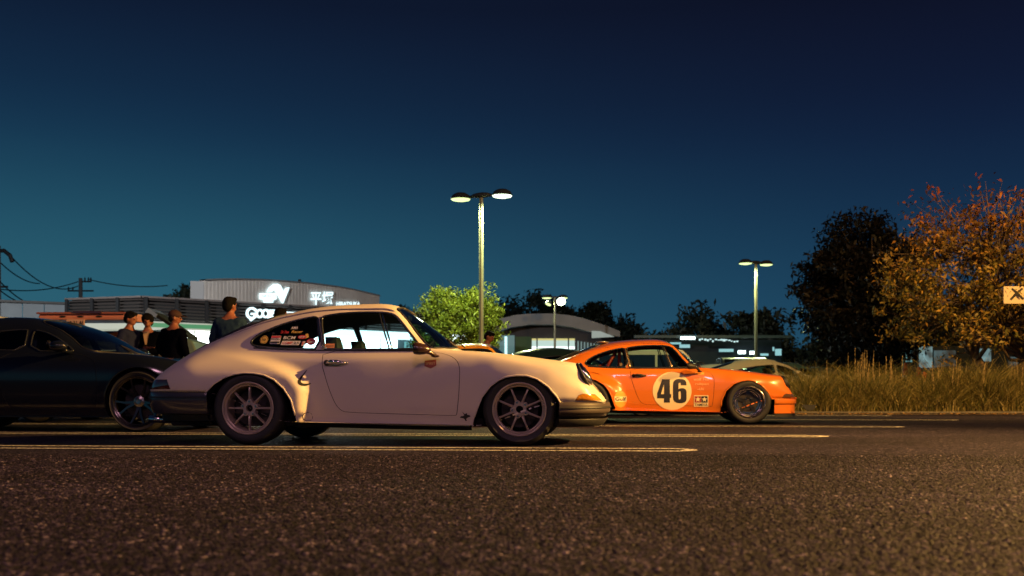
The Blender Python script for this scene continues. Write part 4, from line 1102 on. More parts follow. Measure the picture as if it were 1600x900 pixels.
# road sign behind the autumn tree (only its left part is in the picture)
sg = thing('road_sign', 'orange-lit pale road sign with a dark crossed mark at the right edge', 'sign', at(1600, 475, 22.6)[:2] + (0,), 0)
zs0 = HCAM + (HY - 474.5) / F_PX * 22.6; zs1 = HCAM + (HY - 447.5) / F_PX * 22.6
MB().prism(rrect(-.47, zs0, .55, zs1, .03), -.02, .02).obj('sign_plate', mat('sign_cream', (.62, .50, .33), .5), sg)
v, f = outline2d([[(-.34, zs0 + .10), (-.30, zs0 + .07), (-.17, zs0 + .20), (-.05, zs0 + .08), (.0, zs0 + .11), (-.13, zs0 + .24), (-.03, zs0 + .33), (-.06, zs0 + .36), (-.17, zs0 + .28), (-.28, zs0 + .36), (-.31, zs0 + .33), (-.22, zs0 + .24)]])
MB().add([(a, -.024, c) for a, c in v], f).obj('crossed_mark', BLACKR, sg)
MB().tube([(.3, .03, 0), (.3, .03, zs1)], .04, 10).obj('post', POLE, sg, smooth=True)

# ------------------------------------------------------------------ the classic rear-engined coupe (three of them)
def classic_tables():
    Y = [None] * 8; Z = [None] * 8
    w = [(-1.04, .42), (-.95, .66), (-.86, .74), (-.7, .785), (-.4, .80), (0, .80), (.5, .80), (1, .812), (1.5, .81), (1.9, .812), (2.1, .825), (2.3, .83), (2.5, .82), (2.65, .79), (2.76, .75), (2.87, .70), (2.93, .63), (2.985, .50)]
    Y[2] = w; Y[0] = [(a, b - .035) for a, b in w]; Y[1] = [(a, b - .006) for a, b in w]; Y[3] = [(a, b - .018) for a, b in w]
    Y[4] = [(-1.04, .40), (-.95, .60), (-.86, .66), (-.7, .70), (-.5, .715), (-.3, .72), (0, .725), (.5, .735), (1, .745), (1.5, .74), (1.75, .745), (2.14, .765), (2.4, .765), (2.6, .75), (2.76, .71), (2.87, .67), (2.93, .60), (2.985, .47)]
    Y[5] = [(-1.04, .35), (-.95, .50), (-.7, .55), (-.5, .56), (-.24, .56), (0, .56), (.26, .555), (.5, .55), (.8, .545), (1.1, .55), (1.2, .56), (1.26, .575), (1.4, .64), (1.5, .69), (1.56, .71), (1.75, .68), (2, .64), (2.4, .63), (2.76, .60), (2.87, .58), (2.93, .50), (2.985, .40)]
    Y[6] = [(-1.04, .2), (-.9, .32), (1.1, .32), (1.3, .37), (1.6, .40), (2.6, .38), (2.985, .2)]
    Y[7] = [(0, 0.0)]
    Z[0] = [(-1.04, .445), (-.36, .435), (.38, .195), (.52, .193), (1.75, .172), (1.92, .172), (2.6, .355), (2.985, .36)]
    Z[1] = [(-1.04, .448), (-.95, .455), (-.5, .462), (-.35, .46), (.4, .33), (1.9, .33), (2.6, .41), (2.76, .40), (2.87, .38), (2.93, .366), (2.985, .3605)]
    Z[2] = [(-1.04, .450), (-.95, .475), (-.86, .49), (-.5, .52), (0, .5), (2.3, .50), (2.6, .50), (2.76, .46), (2.87, .40), (2.93, .372), (2.985, .361)]
    Z[3] = [(-1.04, .453), (-.95, .505), (-.86, .545), (-.7, .60), (-.5, .65), (0, .69), (.5, .69), (1.5, .69), (1.9, .69), (2.3, .66), (2.6, .61), (2.76, .54), (2.87, .43), (2.93, .38), (2.985, .362)]
    Z[4] = [(-1.04, .457), (-.95, .535), (-.86, .59), (-.7, .67), (-.5, .745), (-.3, .79), (0, .818), (.2, .812), (.5, .805), (1, .797), (1.5, .795), (1.75, .775), (1.94, .757), (2.14, .737), (2.37, .70), (2.53, .68), (2.69, .655), (2.76, .62), (2.87, .46), (2.93, .395), (2.985, .363)]
    Z[5] = [(-1.04, .465), (-.95, .575), (-.86, .645), (-.7, .745), (-.5, .85), (-.24, .955), (0, 1.04), (.26, 1.105), (.517, 1.148), (.77, 1.163), (1.08, 1.163), (1.2, 1.137), (1.26, 1.09), (1.4, .925), (1.5, .832), (1.56, .806), (1.65, .80), (1.75, .795), (1.94, .785), (2.14, .766), (2.37, .738), (2.53, .715), (2.69, .695), (2.76, .68), (2.87, .488), (2.93, .416), (2.985, .366)]
    Z[6] = [(-1.04, .475), (-.95, .61), (-.86, .68), (-.74, .76), (-.62, .83), (-.5, .89), (-.35, .96), (-.18, 1.03), (0, 1.095), (.2, 1.15), (.4, 1.19), (.65, 1.213), (.96, 1.222), (1.05, 1.217), (1.13, 1.197), (1.2, 1.157), (1.33, 1.058), (1.45, .958), (1.54, .882), (1.6, .832), (1.66, .812), (1.75, .79), (2, .748), (2.4, .685), (2.7, .615), (2.85, .535), (2.93, .44), (2.985, .37)]
    Z[7] = [(-1.04, .48), (-.95, .63), (-.86, .70), (-.74, .78), (-.62, .85), (-.5, .915), (-.35, .98), (-.184, 1.06), (-.075, 1.105), (.09, 1.155), (.362, 1.212), (.633, 1.237), (.963, 1.245), (1.052, 1.238), (1.129, 1.22), (1.197, 1.183), (1.334, 1.09), (1.452, 1.0), (1.537, .933), (1.622, .855), (1.68, .825), (1.75, .80), (2, .755), (2.4, .69), (2.7, .62), (2.85, .54), (2.93, .45), (2.985, .375)]
    return Y, Z
ARCH_R = [(-.42, .02), (-.40, .36), (-.355, .448), (-.285, .515), (-.199, .566), (-.112, .594), (-.027, .605), (.06, .602), (.146, .586), (.232, .548), (.317, .473), (.377, .382), (.402, .283), (.424, .15), (.426, .02)]
ARCH_F = [(1.880, .02), (1.891, .178), (1.93, .30), (1.974, .405), (2.045, .494), (2.116, .545), (2.169, .567), (2.257, .580), (2.344, .578), (2.432, .55), (2.519, .488), (2.589, .406), (2.624, .336), (2.64, .22), (2.645, .02)]
ARCH_RO = [(-.42, .02), (-.40, .40), (-.36, .48), (-.27, .56), (-.18, .61), (-.08, .640), (.02, .648), (.12, .628), (.237, .559), (.30, .48), (.341, .396), (.382, .268), (.41, .15), (.415, .02)]
ARCH_FO = [(1.86, .02), (1.871, .18), (1.888, .34), (1.946, .475), (2.054, .573), (2.163, .612), (2.25, .622), (2.322, .612), (2.432, .551), (2.529, .452), (2.593, .333), (2.64, .20), (2.645, .02)]
QUARTER = [(-.038, .872), (-.019, .905), (.037, .948), (.125, .992), (.244, 1.037), (.369, 1.07), (.47, 1.09), (.508, 1.09), (.525, 1.07), (.582, .81), (.399, .810), (.213, .817), (.056, .830), (-.013, .842)]
DOORGLASS = [(.556, 1.075), (.575, 1.095), (.626, 1.105), (.745, 1.121), (.906, 1.128), (1.065, 1.127), (1.148, 1.118), (1.205, 1.095), (1.255, 1.045), (1.375, .90), (1.44, .825), (1.452, .803), (.628, .803), (.618, .82)]
DOOR = [(.612, .790), (.613, .67), (.637, .598), (.673, .484), (.71, .391), (.739, .334), (.776, .294), (.82, .275), (1.255, .262), (1.745, .250), (1.758, .256), (1.766, .3), (1.78, .432), (1.787, .591), (1.782, .66), (1.754, .713), (1.70, .747), (1.638, .766), (1.577, .777), (1.50, .786), (1.0, .789)]
TAILL = [(-.870, .552), (-.726, .552), (-.687, .468), (-1.02, .468), (-1.0, .50)]
INDIC = [(2.735, .374), (2.765, .418), (2.80, .430), (2.90, .424), (2.955, .374)]
SCREENP = [(1.555, 5.06), (1.585, 5.4), (1.615, 5.9), (1.635, 6.4), (1.645, 7.0), (1.155, 7.0), (1.158, 6.4), (1.172, 5.8), (1.20, 5.4), (1.235, 5.20), (1.27, 5.13), (1.40, 5.10), (1.50, 5.07)]
REARW = [(-.42, 5.75), (-.42, 7.0), (.13, 7.0), (.12, 6.0), (.08, 5.62), (0, 5.5), (-.36, 5.5)]
HOODP = [(1.74, 5.62), (1.74, 7.0), (2.93, 7.0), (2.93, 5.9), (2.80, 5.62), (2.3, 5.56), (1.8, 5.56)]
LIDP = [(-.96, 5.9), (-.96, 7.0), (-.47, 7.0), (-.47, 5.7), (-.55, 5.6), (-.9, 5.7)]

def classic_car(root, v):
    """v: 'white', 'orange' or 'yellow'"""
    Y, Z = classic_tables(); org_ = v == 'orange'
    A_r, A_f = (.100, .062) if org_ else (.088, .034)
    def flare(x, z):
        xb = np.interp(z, [.48, .58, .66, .74, .80], [.535, .50, .40, .22, .0]); fw = np.interp(z, [.45, .55, .66, .78], [.105, .15, .27, .5])
        if org_: fw = fw * 1.6
        r = A_r * sstep((xb - x) / fw) * sstep((x + 1.02) / .55) * sstep((.84 - z) / .26)
        f = A_f * np.exp(-np.abs((x - 2.26) / .46) ** 2.6) * sstep((.80 - z) / .24)
        return r + f
    B = Body(Y, Z, flare, -1.04, 2.985)
    paint = {'white': PAINT_W, 'orange': PAINT_O, 'yellow': PAINT_Y}[v]
    spec = dict(paint=paint, sill=.19, floor=(-.75, 2.75, .70, .155),
        tz_regions=dict(arch_rear=ARCH_RO if org_ else ARCH_R, arch_front=ARCH_FO if org_ else ARCH_F, quarter=smoothloop(QUARTER), doorglass=smoothloop(DOORGLASS), door=smoothloop(DOOR), tail=TAILL, indicator=INDIC),
        xt_regions=dict(windscreen=smoothloop(SCREENP), rear_window=smoothloop(REARW), hood=smoothloop(HOODP), lid=smoothloop(LIDP)),
        hi=dict(tail=5.5, indicator=6.0, quarter=4.94, doorglass=4.94, door=4.2), lo=dict(quarter=3.6, doorglass=3.6),
        order=['arch_rear', 'arch_front', 'windscreen', 'rear_window', 'quarter', 'doorglass', 'tail', 'indicator', 'door', 'hood', 'lid'],
        role=dict(arch_rear='cut', arch_front='cut', windscreen='glass', rear_window='glass', quarter='glass', doorglass='glass', tail='lamp', indicator='lamp', door='panel', hood='panel', lid='panel'),
        names=dict(quarter='quarter_window', doorglass='door_window', tail='tail_light', indicator='indicator', lid='engine_lid'),
        mats=dict(tail=REDL, indicator=AMBER if not org_ else mat('smoked_lens', (.10, .05, .03), .1, coat=1), windscreen=SCREEN), central=('windscreen', 'rear_window', 'hood', 'lid'),
        trims=dict(windscreen=(.011, BLACKR, 'windscreen_seal'), rear_window=(.011, BLACKR, 'rear_window_seal'), quarter=(.0095, TRIMD, 'window_trim'), doorglass=(.0105, TRIMD, 'window_trim')),
        lips=['arch_rear', 'arch_front'], lip_r=.0075 if not org_ else .010, wells=[(.02, .31, .405, .79), (2.262, .30, .378, .78)] if not org_ else [(.02, .33, .41, .79), (2.26, .31, .38, .79)])
    if v == 'yellow': spec['dx'] = .06; spec['dt'] = .25
    objs, loops = car_core(root, B, spec)
    mkl = lambda pts: B.side(np.array([p[0] for p in pts]), np.array([p[1] for p in pts]), .006)
    CH = CHROME if not org_ else mat('bronze_trim', (.75, .55, .32), .25, metal=1)
    # window divider bars, belt moulding
    for sd in (-1, 1):
        def T(pts, rad, m, nm, lift=.006, par=root):
            q = B.side(np.array([p[0] for p in pts]), np.array([p[1] for p in pts]), lift, sd); return MB().tube(list(q), rad, 8).obj(nm, m, par, smooth=True)
        dw = objs[('doorglass', sd)]
        T(dense([(1.085, 1.118), (1.205, .803)], .03, False), .0075, CH, 'divider_bar', .004, dw)
        T(dense([(1.060, 1.118), (1.180, .803)], .03, False), .0075, TRIMD, 'divider_bar', .004, dw)
        T(dense([(.530, 1.085), (.603, .808)], .03, False), .0055 if not org_ else .011, CH, 'pillar_trim', .010)
        T(dense([(.545, 1.09), (.620, .808)], .03, False), .0045, CH, 'pillar_trim', .010)
        T(dense([(.0, .822), (.25, .806), (.6, .797), (1.2, .795), (1.50, .793)], .04, False), .0055, TRIMD, 'belt_moulding', .004)
        T(dense([(-.24, .965), (0, 1.05), (.26, 1.116), (.517, 1.158), (.77, 1.172), (1.08, 1.171), (1.19, 1.147)], .04, False), .0055, paint, 'rain_gutter', .010)
    # bumpers
    if not org_:
        prof = [(-.05, .362), (.0, .360), (.012, .352), (.016, .335), (.016, .300), (.019, .288), (.012, .270), (.0, .262)]
        path = [(2.605, .835), (2.70, .815), (2.80, .765), (2.89, .68), (2.955, .56), (2.99, .36), (3.005, .15), (3.008, 0)]
        v_, f_ = loft_path(prof, path); bf = MB().add(v_, f_).obj('front_bumper', mat('bumper_brown', (.055, .043, .040), .5, spec=.25), root, auto=50, solid=.012)
        v_, f_ = loft_path([(.0, .262), (-.012, .240), (-.03, .225), (-.075, .172), (-.13, .160)], path); MB().add(v_, f_).obj('front_valance', mat('valance_dark', (.010, .008, .012), .3, coat=.6), bf, auto=50)
        v_, f_ = loft_path([(.012, .326), (.024, .324), (.026, .312), (.012, .309)], path); MB().add(v_, f_).obj('rubber_strip', BLACKR, bf, auto=60)
        v_, f_ = loft_path([(-.012, .222), (-.010, .216), (-.05, .160), (-.09, .156)], [(a + .006, b + .006) for a, b in path]); MB().add(v_, f_).obj('chin_spoiler', BLACKR, bf, auto=60)
        # dark side intake in the front bumper
        prof = [(-.05, .452), (.02, .448), (.032, .435), (.032, .405), (.036, .39), (.030, .36), (.02, .30), (.0, .262), (-.06, .252)]
        path = [(-.352, .848), (-.60, .825), (-.78, .775), (-.90, .69), (-.975, .56), (-1.01, .36), (-1.02, .15), (-1.022, 0)]
        v_, f_ = loft_path(prof, path); br = MB().add(v_, f_).obj('rear_bumper', DARKP, root, auto=50, solid=.012)
        v_, f_ = loft_path([(.028, .410), (.042, .407), (.042, .392), (.030, .388)], path); MB().add(v_, f_).obj('rubber_strip', BLACKR, br, auto=60)
        MB().tube([(-.62, -.50, .20), (-.98, -.50, .205), (-1.03, -.50, .205)], .032, 14).obj('exhaust', CHROME, root, smooth=True)
        v_, f_ = loft_path([(-.06, .30), (-.08, .20), (-.16, .18)], path); MB().add(v_, f_).obj('rear_valance', BLACKR, root)
    else:
        path = [(2.612, .875), (2.70, .86), (2.80, .815), (2.89, .72), (2.955, .58), (2.985, .36), (2.998, .15), (3.0, 0)]
        prof = [(-.05, .362), (.0, .360), (.014, .350), (.018, .300), (.008, .285), (-.004, .280), (-.004, .155), (-.02, .150), (-.10, .150)]
        v_, f_ = loft_path(prof, path); bf = MB().add(v_, f_).obj('front_bumper', paint, root, auto=40, solid=.012)
        prof = [(-.03, .150), (.005, .145), (.005, .105), (-.10, .10)]; v_, f_ = loft_path(prof, path); MB().add(v_, f_).obj('splitter', BLACKR, bf, auto=40)
        for sd in (-1, 1):
            MB().prism([(2.70, .275), (2.93, .275), (2.90, .215), (2.87, .195), (2.77, .195)], 0, .02).obj('brake_duct', BLACKR, bf).location = (0, 0, 0)
            o = [c for c in bf.children if c.name.startswith('brake_duct')][-1]; o.data.transform(Matrix.Translation(Vector((2.70, 0, 0))) @ Matrix.Rotation(R(20) * 1, 4, 'Z') @ Matrix.Translation(Vector((-2.70, -.872, 0))))
            if sd > 0: o.scale = (1, -1, 1)
        path = [(-.352, .875), (-.60, .86), (-.78, .81), (-.90, .72), (-.975, .58), (-1.01, .36), (-1.02, .15), (-1.022, 0)]
        v_, f_ = loft_path([(-.05, .452), (.02, .448), (.03, .40), (.02, .22), (-.06, .2)], path); MB().add(v_, f_).obj('rear_bumper', paint, root, auto=50, solid=.012)
    for sd in (-1, 1):
        xs = np.linspace(-.93, -.12, 16); P = B.pos(xs, np.full(16, 6.1)); P[:, 2] += .014; P[:, 1] *= sd; MB().tube(list(P), [.004] + [.019] * 14 + [.004], 8).obj('lid_trim', BLACKR, root, smooth=True)
    # lower sill
    for sd in (-1, 1):
        xs = np.linspace(.43, 1.88, 24); P = B.pos(xs, np.zeros(24)); vv = []; ff = []
        for i, p in enumerate(P):
            for dy, dz in ((-.012, .004), (-.02, -.03), (-.06, -.045)): vv.append((p[0], sd * (p[1] + dy), p[2] + dz))
        for i in range(23):
            for q in range(2): ff.append((i*3+q, i*3+q+1, (i+1)*3+q+1, (i+1)*3+q))
        MB().add(vv, ff).obj('sill', UNDER if not org_ else mat('dark_sill', (.02, .01, .01), .5), root, smooth=True)
    # headlights
    for sd in (-1, 1):
        n = Vector((.88, sd * .0, .46)).normalized(); M = Matrix.Translation(Vector((2.800, sd * .62, .585))) @ n.to_track_quat('X', 'Z').to_matrix().to_4x4()
        a = MB().lathe([(.085, -.06), (.112, -.015), (.116, .002), (.108, .010), (.10, .008)], 40, 'x'); a.v = [tuple(M @ Vector(p)) for p in a.v]; h = a.obj('headlight', BLACKR, root, smooth=True)
        a = MB().lathe([(.104, .004), (.107, .016), (.101, .030), (.090, .034), (.086, .026)], 40, 'x'); a.v = [tuple(M @ Vector(p)) for p in a.v]; a.obj('bezel', CH if not org_ else BLACKR, h, smooth=True)
        a = MB().lathe([(.088, .024), (.07, .034), (.04, .040), (0, .042)], 40, 'x'); a.v = [tuple(M @ Vector(p)) for p in a.v]; a.obj('lens', glass_mat('lamp_glass', (.9, .9, .85), .9), h, smooth=True)
        a = MB().lathe([(.086, .012), (.06, -.02), (0, -.045)], 32, 'x'); a.v = [tuple(M @ Vector(p)) for p in a.v]; a.obj('reflector', CHROME, h, smooth=True)
    # door handle, mirror
    for sd in (-1, 1):
        q = B.side([.655], [.688], .0, sd)[0]; y0 = q[1]
        b = MB().lathe([(.024, .004), (.026, -.012), (.020, -.022), (.0, -.024)], 20, 'y', (.656, -abs(y0), .690)); hd = b.obj('door_handle', BLACKR, root, smooth=True)
        b = MB(); P = [(.66, -abs(y0) - .020, .690), (.70, -abs(y0) - .034, .700), (.75, -abs(y0) - .036, .698), (.80, -abs(y0) - .026, .690), (.825, -abs(y0) + .002, .688)]; b.tube(P, [.014, .017, .017, .012, .011], 10)
        b.ball((.825, -abs(y0) - .006, .688), (.016, .014, .010), 10, 8); grip = b.obj('grip', CHROME if not org_ else BLACKR, hd, smooth=True)
        b = MB().ball((.735, -abs(y0) - .002, .672), (.045, .008, .022), 16, 8); b.obj('finger_cup', mat('cup_metal', (.5, .4, .3), .3, metal=1), hd, smooth=True)
        if sd > 0: hd.scale = (1, -1, 1)
    mm = mat('mirror_brown', (.03, .012, .012), .25, coat=.6) if not org_ else BLACKR
    for sd in (-1, 1):
        b = MB(); v0 = []; 
        # teardrop shell
        if not org_:
            secs = [(1.425, .046, .046), (1.44, .058, .050), (1.47, .060, .050), (1.51, .050, .042), (1.54, .034, .028), (1.557, .012, .010)]
        else: secs = [(1.40, .060, .040), (1.42, .072, .050), (1.45, .070, .048), (1.50, .05, .038), (1.53, .03, .02), (1.54, .01, .008)]
        n = 20; zc = .802 if not org_ else .822
        for (xx, ry, rz_) in secs:
            for k in range(n):
                a = 2 * math.pi * k / n; v0.append((xx, -.925 + ry * math.cos(a) + (xx - 1.425) * .25, zc + rz_ * math.sin(a) - (xx - 1.425) * .08))
        f0 = [(r*n+k, r*n+(k+1) % n, (r+1)*n+(k+1) % n, (r+1)*n+k) for r in range(len(secs)-1) for k in range(n)] + [tuple(range(n))]
        b.add(v0, f0); b.tube([(1.50, -.915, zc - .02), (1.545, -.885, zc - .03), (1.585, -.83, .745)], [.022, .019, .017], 10); b.ball((1.583, -.822, .742), (.036, .016, .012), 12, 8)
        mr_ = b.obj('mirror', mm, root, auto=60); MB().lathe([(0, -.001), (.040, -.001)], 20, 'x', (1.424, -.925, zc)).obj('mirror_glass', CHROME, mr_)
        if sd > 0: mr_.scale = (1, -1, 1)
    # wheels
    if v == 'white':
        wheel(root, (0, -.86 + .12, .309), .309, .219, .24, 'eight', BRONZE, rot=0.0); wheel(root, (2.276, -.825 + .105, .303), .303, .219, .21, 'eight', BRONZE, steer=R(3.2), rot=R(22.5))
        wheel(root, (0, .74, .309), .309, .219, .24, 'eight', BRONZE, True); wheel(root, (2.276, .72, .303), .303, .219, .21, 'eight', BRONZE, True, steer=R(3.2))
    elif org_:
        blk = mat('black_wheel', (.012, .012, .013), .35, coat=.5); lp = mat('polished_lip', (.55, .52, .55), .16, metal=1)
        wheel(root, (0, -.885 + .15, .315), .315, .225, .30, 'deep', blk, lipm=lp); wheel(root, (2.265, -.87 + .13, .312), .312, .222, .26, 'deep', blk, lipm=lp, rot=.3)
        wheel(root, (0, .735, .315), .315, .225, .30, 'deep', blk, True, lipm=lp, full=False); wheel(root, (2.265, .74, .312), .312, .222, .26, 'deep', blk, True, lipm=lp, full=False)
    else:
        for x in (0, 2.27):
            wheel(root, (x, -.73, .305), .305, .215, .22, 'eight', BRONZE, full=False); wheel(root, (x, .73, .305), .305, .215, .22, 'eight', BRONZE, True, full=False)
    # interior
    cb = MB(); cb.box(-.25, 1.75, -.70, .70, .23, .27); cb.box(1.35, 1.62, -.66, .66, .45, .80); cb.box(-.30, -.15, -.68, .68, .27, .74); cb.box(-.22, .25, -.55, .55, .27, .50)
    cb.obj('cabin_trim', DARKIN, root, bevel=.03)
    seat(root, .80, -.36, .93, m=SEATM, w=.19); seat(root, .84, .36, .93, m=SEATM, w=.19)
    st = MB(); Ms = Matrix.Translation(Vector((1.28, .36, .76))) @ Matrix.Rotation(R(-65), 4, 'Y')
    st.tube([Ms @ Vector((.18 * math.cos(a), .18 * math.sin(a), 0)) for a in np.linspace(0, 2 * math.pi, 28, endpoint=False)], .012, 8, True)
    for a in (0, 2.1, 4.2): st.tube([Ms @ Vector((0, 0, -.01)), Ms @ Vector((.18 * math.cos(a), .18 * math.sin(a), 0))], .01, 6)
    st.tube([Ms @ Vector((0, 0, 0)), Ms @ Vector((0, 0, -.25))], .02, 8); st.obj('steering_wheel', DARKIN, root, smooth=True)
    MB().ball((1.20, 0, 1.12), (.012, .10, .028), 12, 8).obj('rear_view_mirror', DARKIN, root, smooth=True)
    # wiper arms
    b = MB(); 
    for yy in (-.42, .12):
        q0 = B.pos([1.70], [6.0])[0]; b.tube([(1.69, yy, .855), (1.64, yy + .05, .895), (1.60, yy + .30, .91)], .006, 6); b.tube([(1.655, yy - .08, .875), (1.60, yy + .30, .915)], .005, 6)
    b.obj('wipers', BLACKR, root, smooth=True)
    return B, objs

def decal(root, B, name, v, f, x0, z0, sx, sz, m, lift=.003, maxlen=.04, sgn=-1):
    """a sticker with 2D shape (v, f) scaled by (sx, sz), lower left at (x0, z0), following the body side"""
    v = np.array(v, float) * np.array([sx, sz]) + np.array([x0, z0]); v, f = refine(v, f, maxlen)
    P = B.side(v[:, 0], v[:, 1], lift, sgn)
    o = mk(name, P, f, m, root, False)
    bm = bmesh.new(); bm.from_mesh(o.data); bmesh.ops.recalc_face_normals(bm, faces=bm.faces)
    bm.to_mesh(o.data); bm.free(); return o
def dshape(root, B, name, loops, m, lift=.003, maxlen=.04):
    v, f = outline2d(loops); return decal(root, B, name, v, f, 0, 0, 1, 1, m, lift, maxlen)
def dtext(root, B, name, s, x0, x1, z0, z1, m, lift=.005, bold=.02, shear=0.0):
    v, f = text2d(s, bold, shear); return decal(root, B, name, v, f, x0, z0, (x1 - x0) / v[:, 0].max(), z1 - z0, m, lift, .08)

PAINT_W = mat('warm_white_paint', (.62, .55, .47), .5, spec=.25, coat=.18, coat_rough=.25, rvar=.04)
PAINT_O = mat('orange_paint', (.64, .160, .014), .28, coat=1.0, coat_rough=.04)
PAINT_Y = mat('yellow_paint', (.62, .27, .02), .28, coat=1.0)
DARKP = mat('dark_bumper', (.035, .035, .042), .28, coat=.7, coat_rough=.1)
TRIMD = mat('anodised_trim', (.045, .05, .06), .25, metal=.6)

def place(root, fx, fZ, yaw, local):
    """put the local point (x, y) of a car at world (fx, fZ)"""
    c, s = math.cos(yaw), math.sin(yaw); root.location = (fx - (c * local[0] - s * local[1]), fZ - (s * local[0] + c * local[1]), 0); root.rotation_euler = (0, 0, yaw)

white = thing('parked_car', 'cream white classic coupe with bronze eight-spoke wheels in the foreground', 'car'); place(white, -2.2137, 8.32, YAW, (0, -.86))
BW, ow = classic_car(white, 'white')
orange = thing('parked_car', 'orange classic race coupe wearing the number 46', 'car'); place(orange, 1.077, 14.15, YAW, (0, -.88))
BO, oo = classic_car(orange, 'orange')
yellow = thing('parked_car', 'yellow-orange classic coupe behind the hood of the white one', 'car'); place(yellow, -1.47, 16.1, YAW, (0, 0))
BY, oy = classic_car(yellow, 'yellow')

# stickers and small fittings of the white car
def wx(px): return (px - 400) * .00562
def wz(py): return .875 - (py - 534.4) * .0057
D = lambda n, c, r=.5: mat('sticker_' + n, c, r)
BLK, WHT, RED, YEL = D('black', (.015, .015, .02)), D('white', (.70, .68, .62)), D('red', (.55, .04, .035)), D('yellow', (.75, .48, .08))
def chip(root, B, loops, m, words=None, wm=None, box=None, name='sticker', **k):
    o = dshape(root, B, name, loops, m, .004)
    if words: dtext(o, B, 'lettering', words, box[0], box[1], box[2], box[3], wm, .0065, **k)
    return o
c = ellipse(wx(413.9), wz(531.3), .036, .036); s1 = chip(white, BW, [c], YEL)
dshape(s1, BW, 'ring', [ellipse(wx(413.9), wz(531.3), .033, .033), ellipse(wx(413.9), wz(531.3), .028, .028)], BLK, .0065); dtext(s1, BW, 'lettering', 'hp', wx(411), wx(417), wz(534), wz(528.3), BLK, .0065)
s2 = dshape(white, BW, 'sticker', [[(wx(424), wz(537.9)), (wx(439.5), wz(537.9)), (wx(440.5), wz(525.3)), (wx(425), wz(525.3))]], WHT, .004)
dshape(s2, BW, 'red_band', [[(wx(425), wz(528.4)), (wx(440), wz(528.4)), (wx(440.4), wz(525.6)), (wx(425.3), wz(525.6))]], RED, .0065); dtext(s2, BW, 'lettering', 'Holley', wx(425), wx(439.5), wz(532.8), wz(528.9), BLK, .0065)
dshape(s2, BW, 'black_band', [[(wx(424.5), wz(536.8)), (wx(439), wz(536.8)), (wx(439), wz(534)), (wx(424.5), wz(534))]], BLK, .0065)
dtext(white, BW, 'sticker', 'BCM', wx(443.5), wx(463.5), wz(531.0), wz(526), WHT, .004, shear=.2)
s3 = chip(white, BW, [[(wx(441), wz(539.6)), (wx(470), wz(540)), (wx(472), wz(533.5)), (wx(443.5), wz(533))]], WHT, 'COMP', RED, (wx(443.5), wx(460), wz(538.2), wz(534.6)), shear=.25); dtext(s3, BW, 'lettering', '2.5', wx(461.5), wx(469.5), wz(538.4), wz(534.8), BLK, .0065)
s4 = chip(white, BW, [ellipse(wx(473.3), wz(527.6), .038, .017)], RED, 'STP', WHT, (wx(468.8), wx(477.8), wz(529), wz(526.2))); dshape(white, BW, 'sticker', [[(wx(479), wz(530)), (wx(484), wz(528)), (wx(482), wz(522.5)), (wx(478), wz(523))]], YEL, .004)
s5 = chip(white, BW, [ellipse(wx(488.5), wz(535), .040, .030)], RED, 'Castrol', WHT, (wx(483), wx(494), wz(536.5), wz(533)), shear=.2); dshape(white, BW, 'sticker', [[(wx(473.5), wz(541)), (wx(477.5), wz(541)), (wx(479.8), wz(534)), (wx(475), wz(534))]], WHT, .004)
dtext(white, BW, 'sticker', 'F', wx(474.5), wx(478.2), wz(540.3), wz(534.8), RED, .0065)
dtext(white, BW, 'sticker', 'Dr. Hess', wx(438.5), wx(451.5), wz(522), wz(517), RED, .004, shear=.3); dtext(white, BW, 'sticker', 'Racer', wx(455), wx(473.5), wz(521.4), wz(517.4), YEL, .004, shear=.3)
dtext(white, BW, 'sticker', 'AMA', wx(453.5), wx(464.5), wz(515.4), wz(511), WHT, .004, shear=.2); dshape(white, BW, 'sticker', [[(wx(424), wz(521.4)), (wx(427), wz(520)), (wx(430), wz(521.4)), (wx(427), wz(522.8))]], BLK, .004)
s6 = dshape(white, BW, 'sticker', [[(.622, .818), (.705, .818), (.705, .855), (.622, .855)]], D('orange', (.75, .30, .10)), .004); dtext(s6, BW, 'lettering', 'TOYO', .63, .697, .824, .842, BLK, .0065)
hx = [(1.490, .705), (1.585, .715), (1.588, .665), (1.542, .640), (1.488, .660)]
s7 = dshape(white, BW, 'badge', [hx], D('maroon', (.30, .07, .06)), .004); dtext(s7, BW, 'lettering', 'SPIRIT', 1.496, 1.58, .672, .695, D('tan', (.55, .33, .2)), .0065)
dshape(white, BW, 'fairy_decal', [[(1.785, .232), (1.795, .245), (1.812, .246), (1.823, .253), (1.805, .285), (1.828, .262), (1.845, .272), (1.85, .256), (1.868, .255), (1.877, .243), (1.862, .238), (1.85, .233), (1.838, .222), (1.846, .208), (1.832, .206), (1.826, .220), (1.812, .229)]], BLK, .003)
P = [tuple(p) for p in BW.side([.497 + .033 * math.cos(a) for a in np.linspace(0, 2 * math.pi, 30, endpoint=False)], [.238 + .036 * math.sin(a) for a in np.linspace(0, 2 * math.pi, 30, endpoint=False)], .001)]
MB().tube(P, .0022, 5, True).obj('jacking_cover', BLK, white)
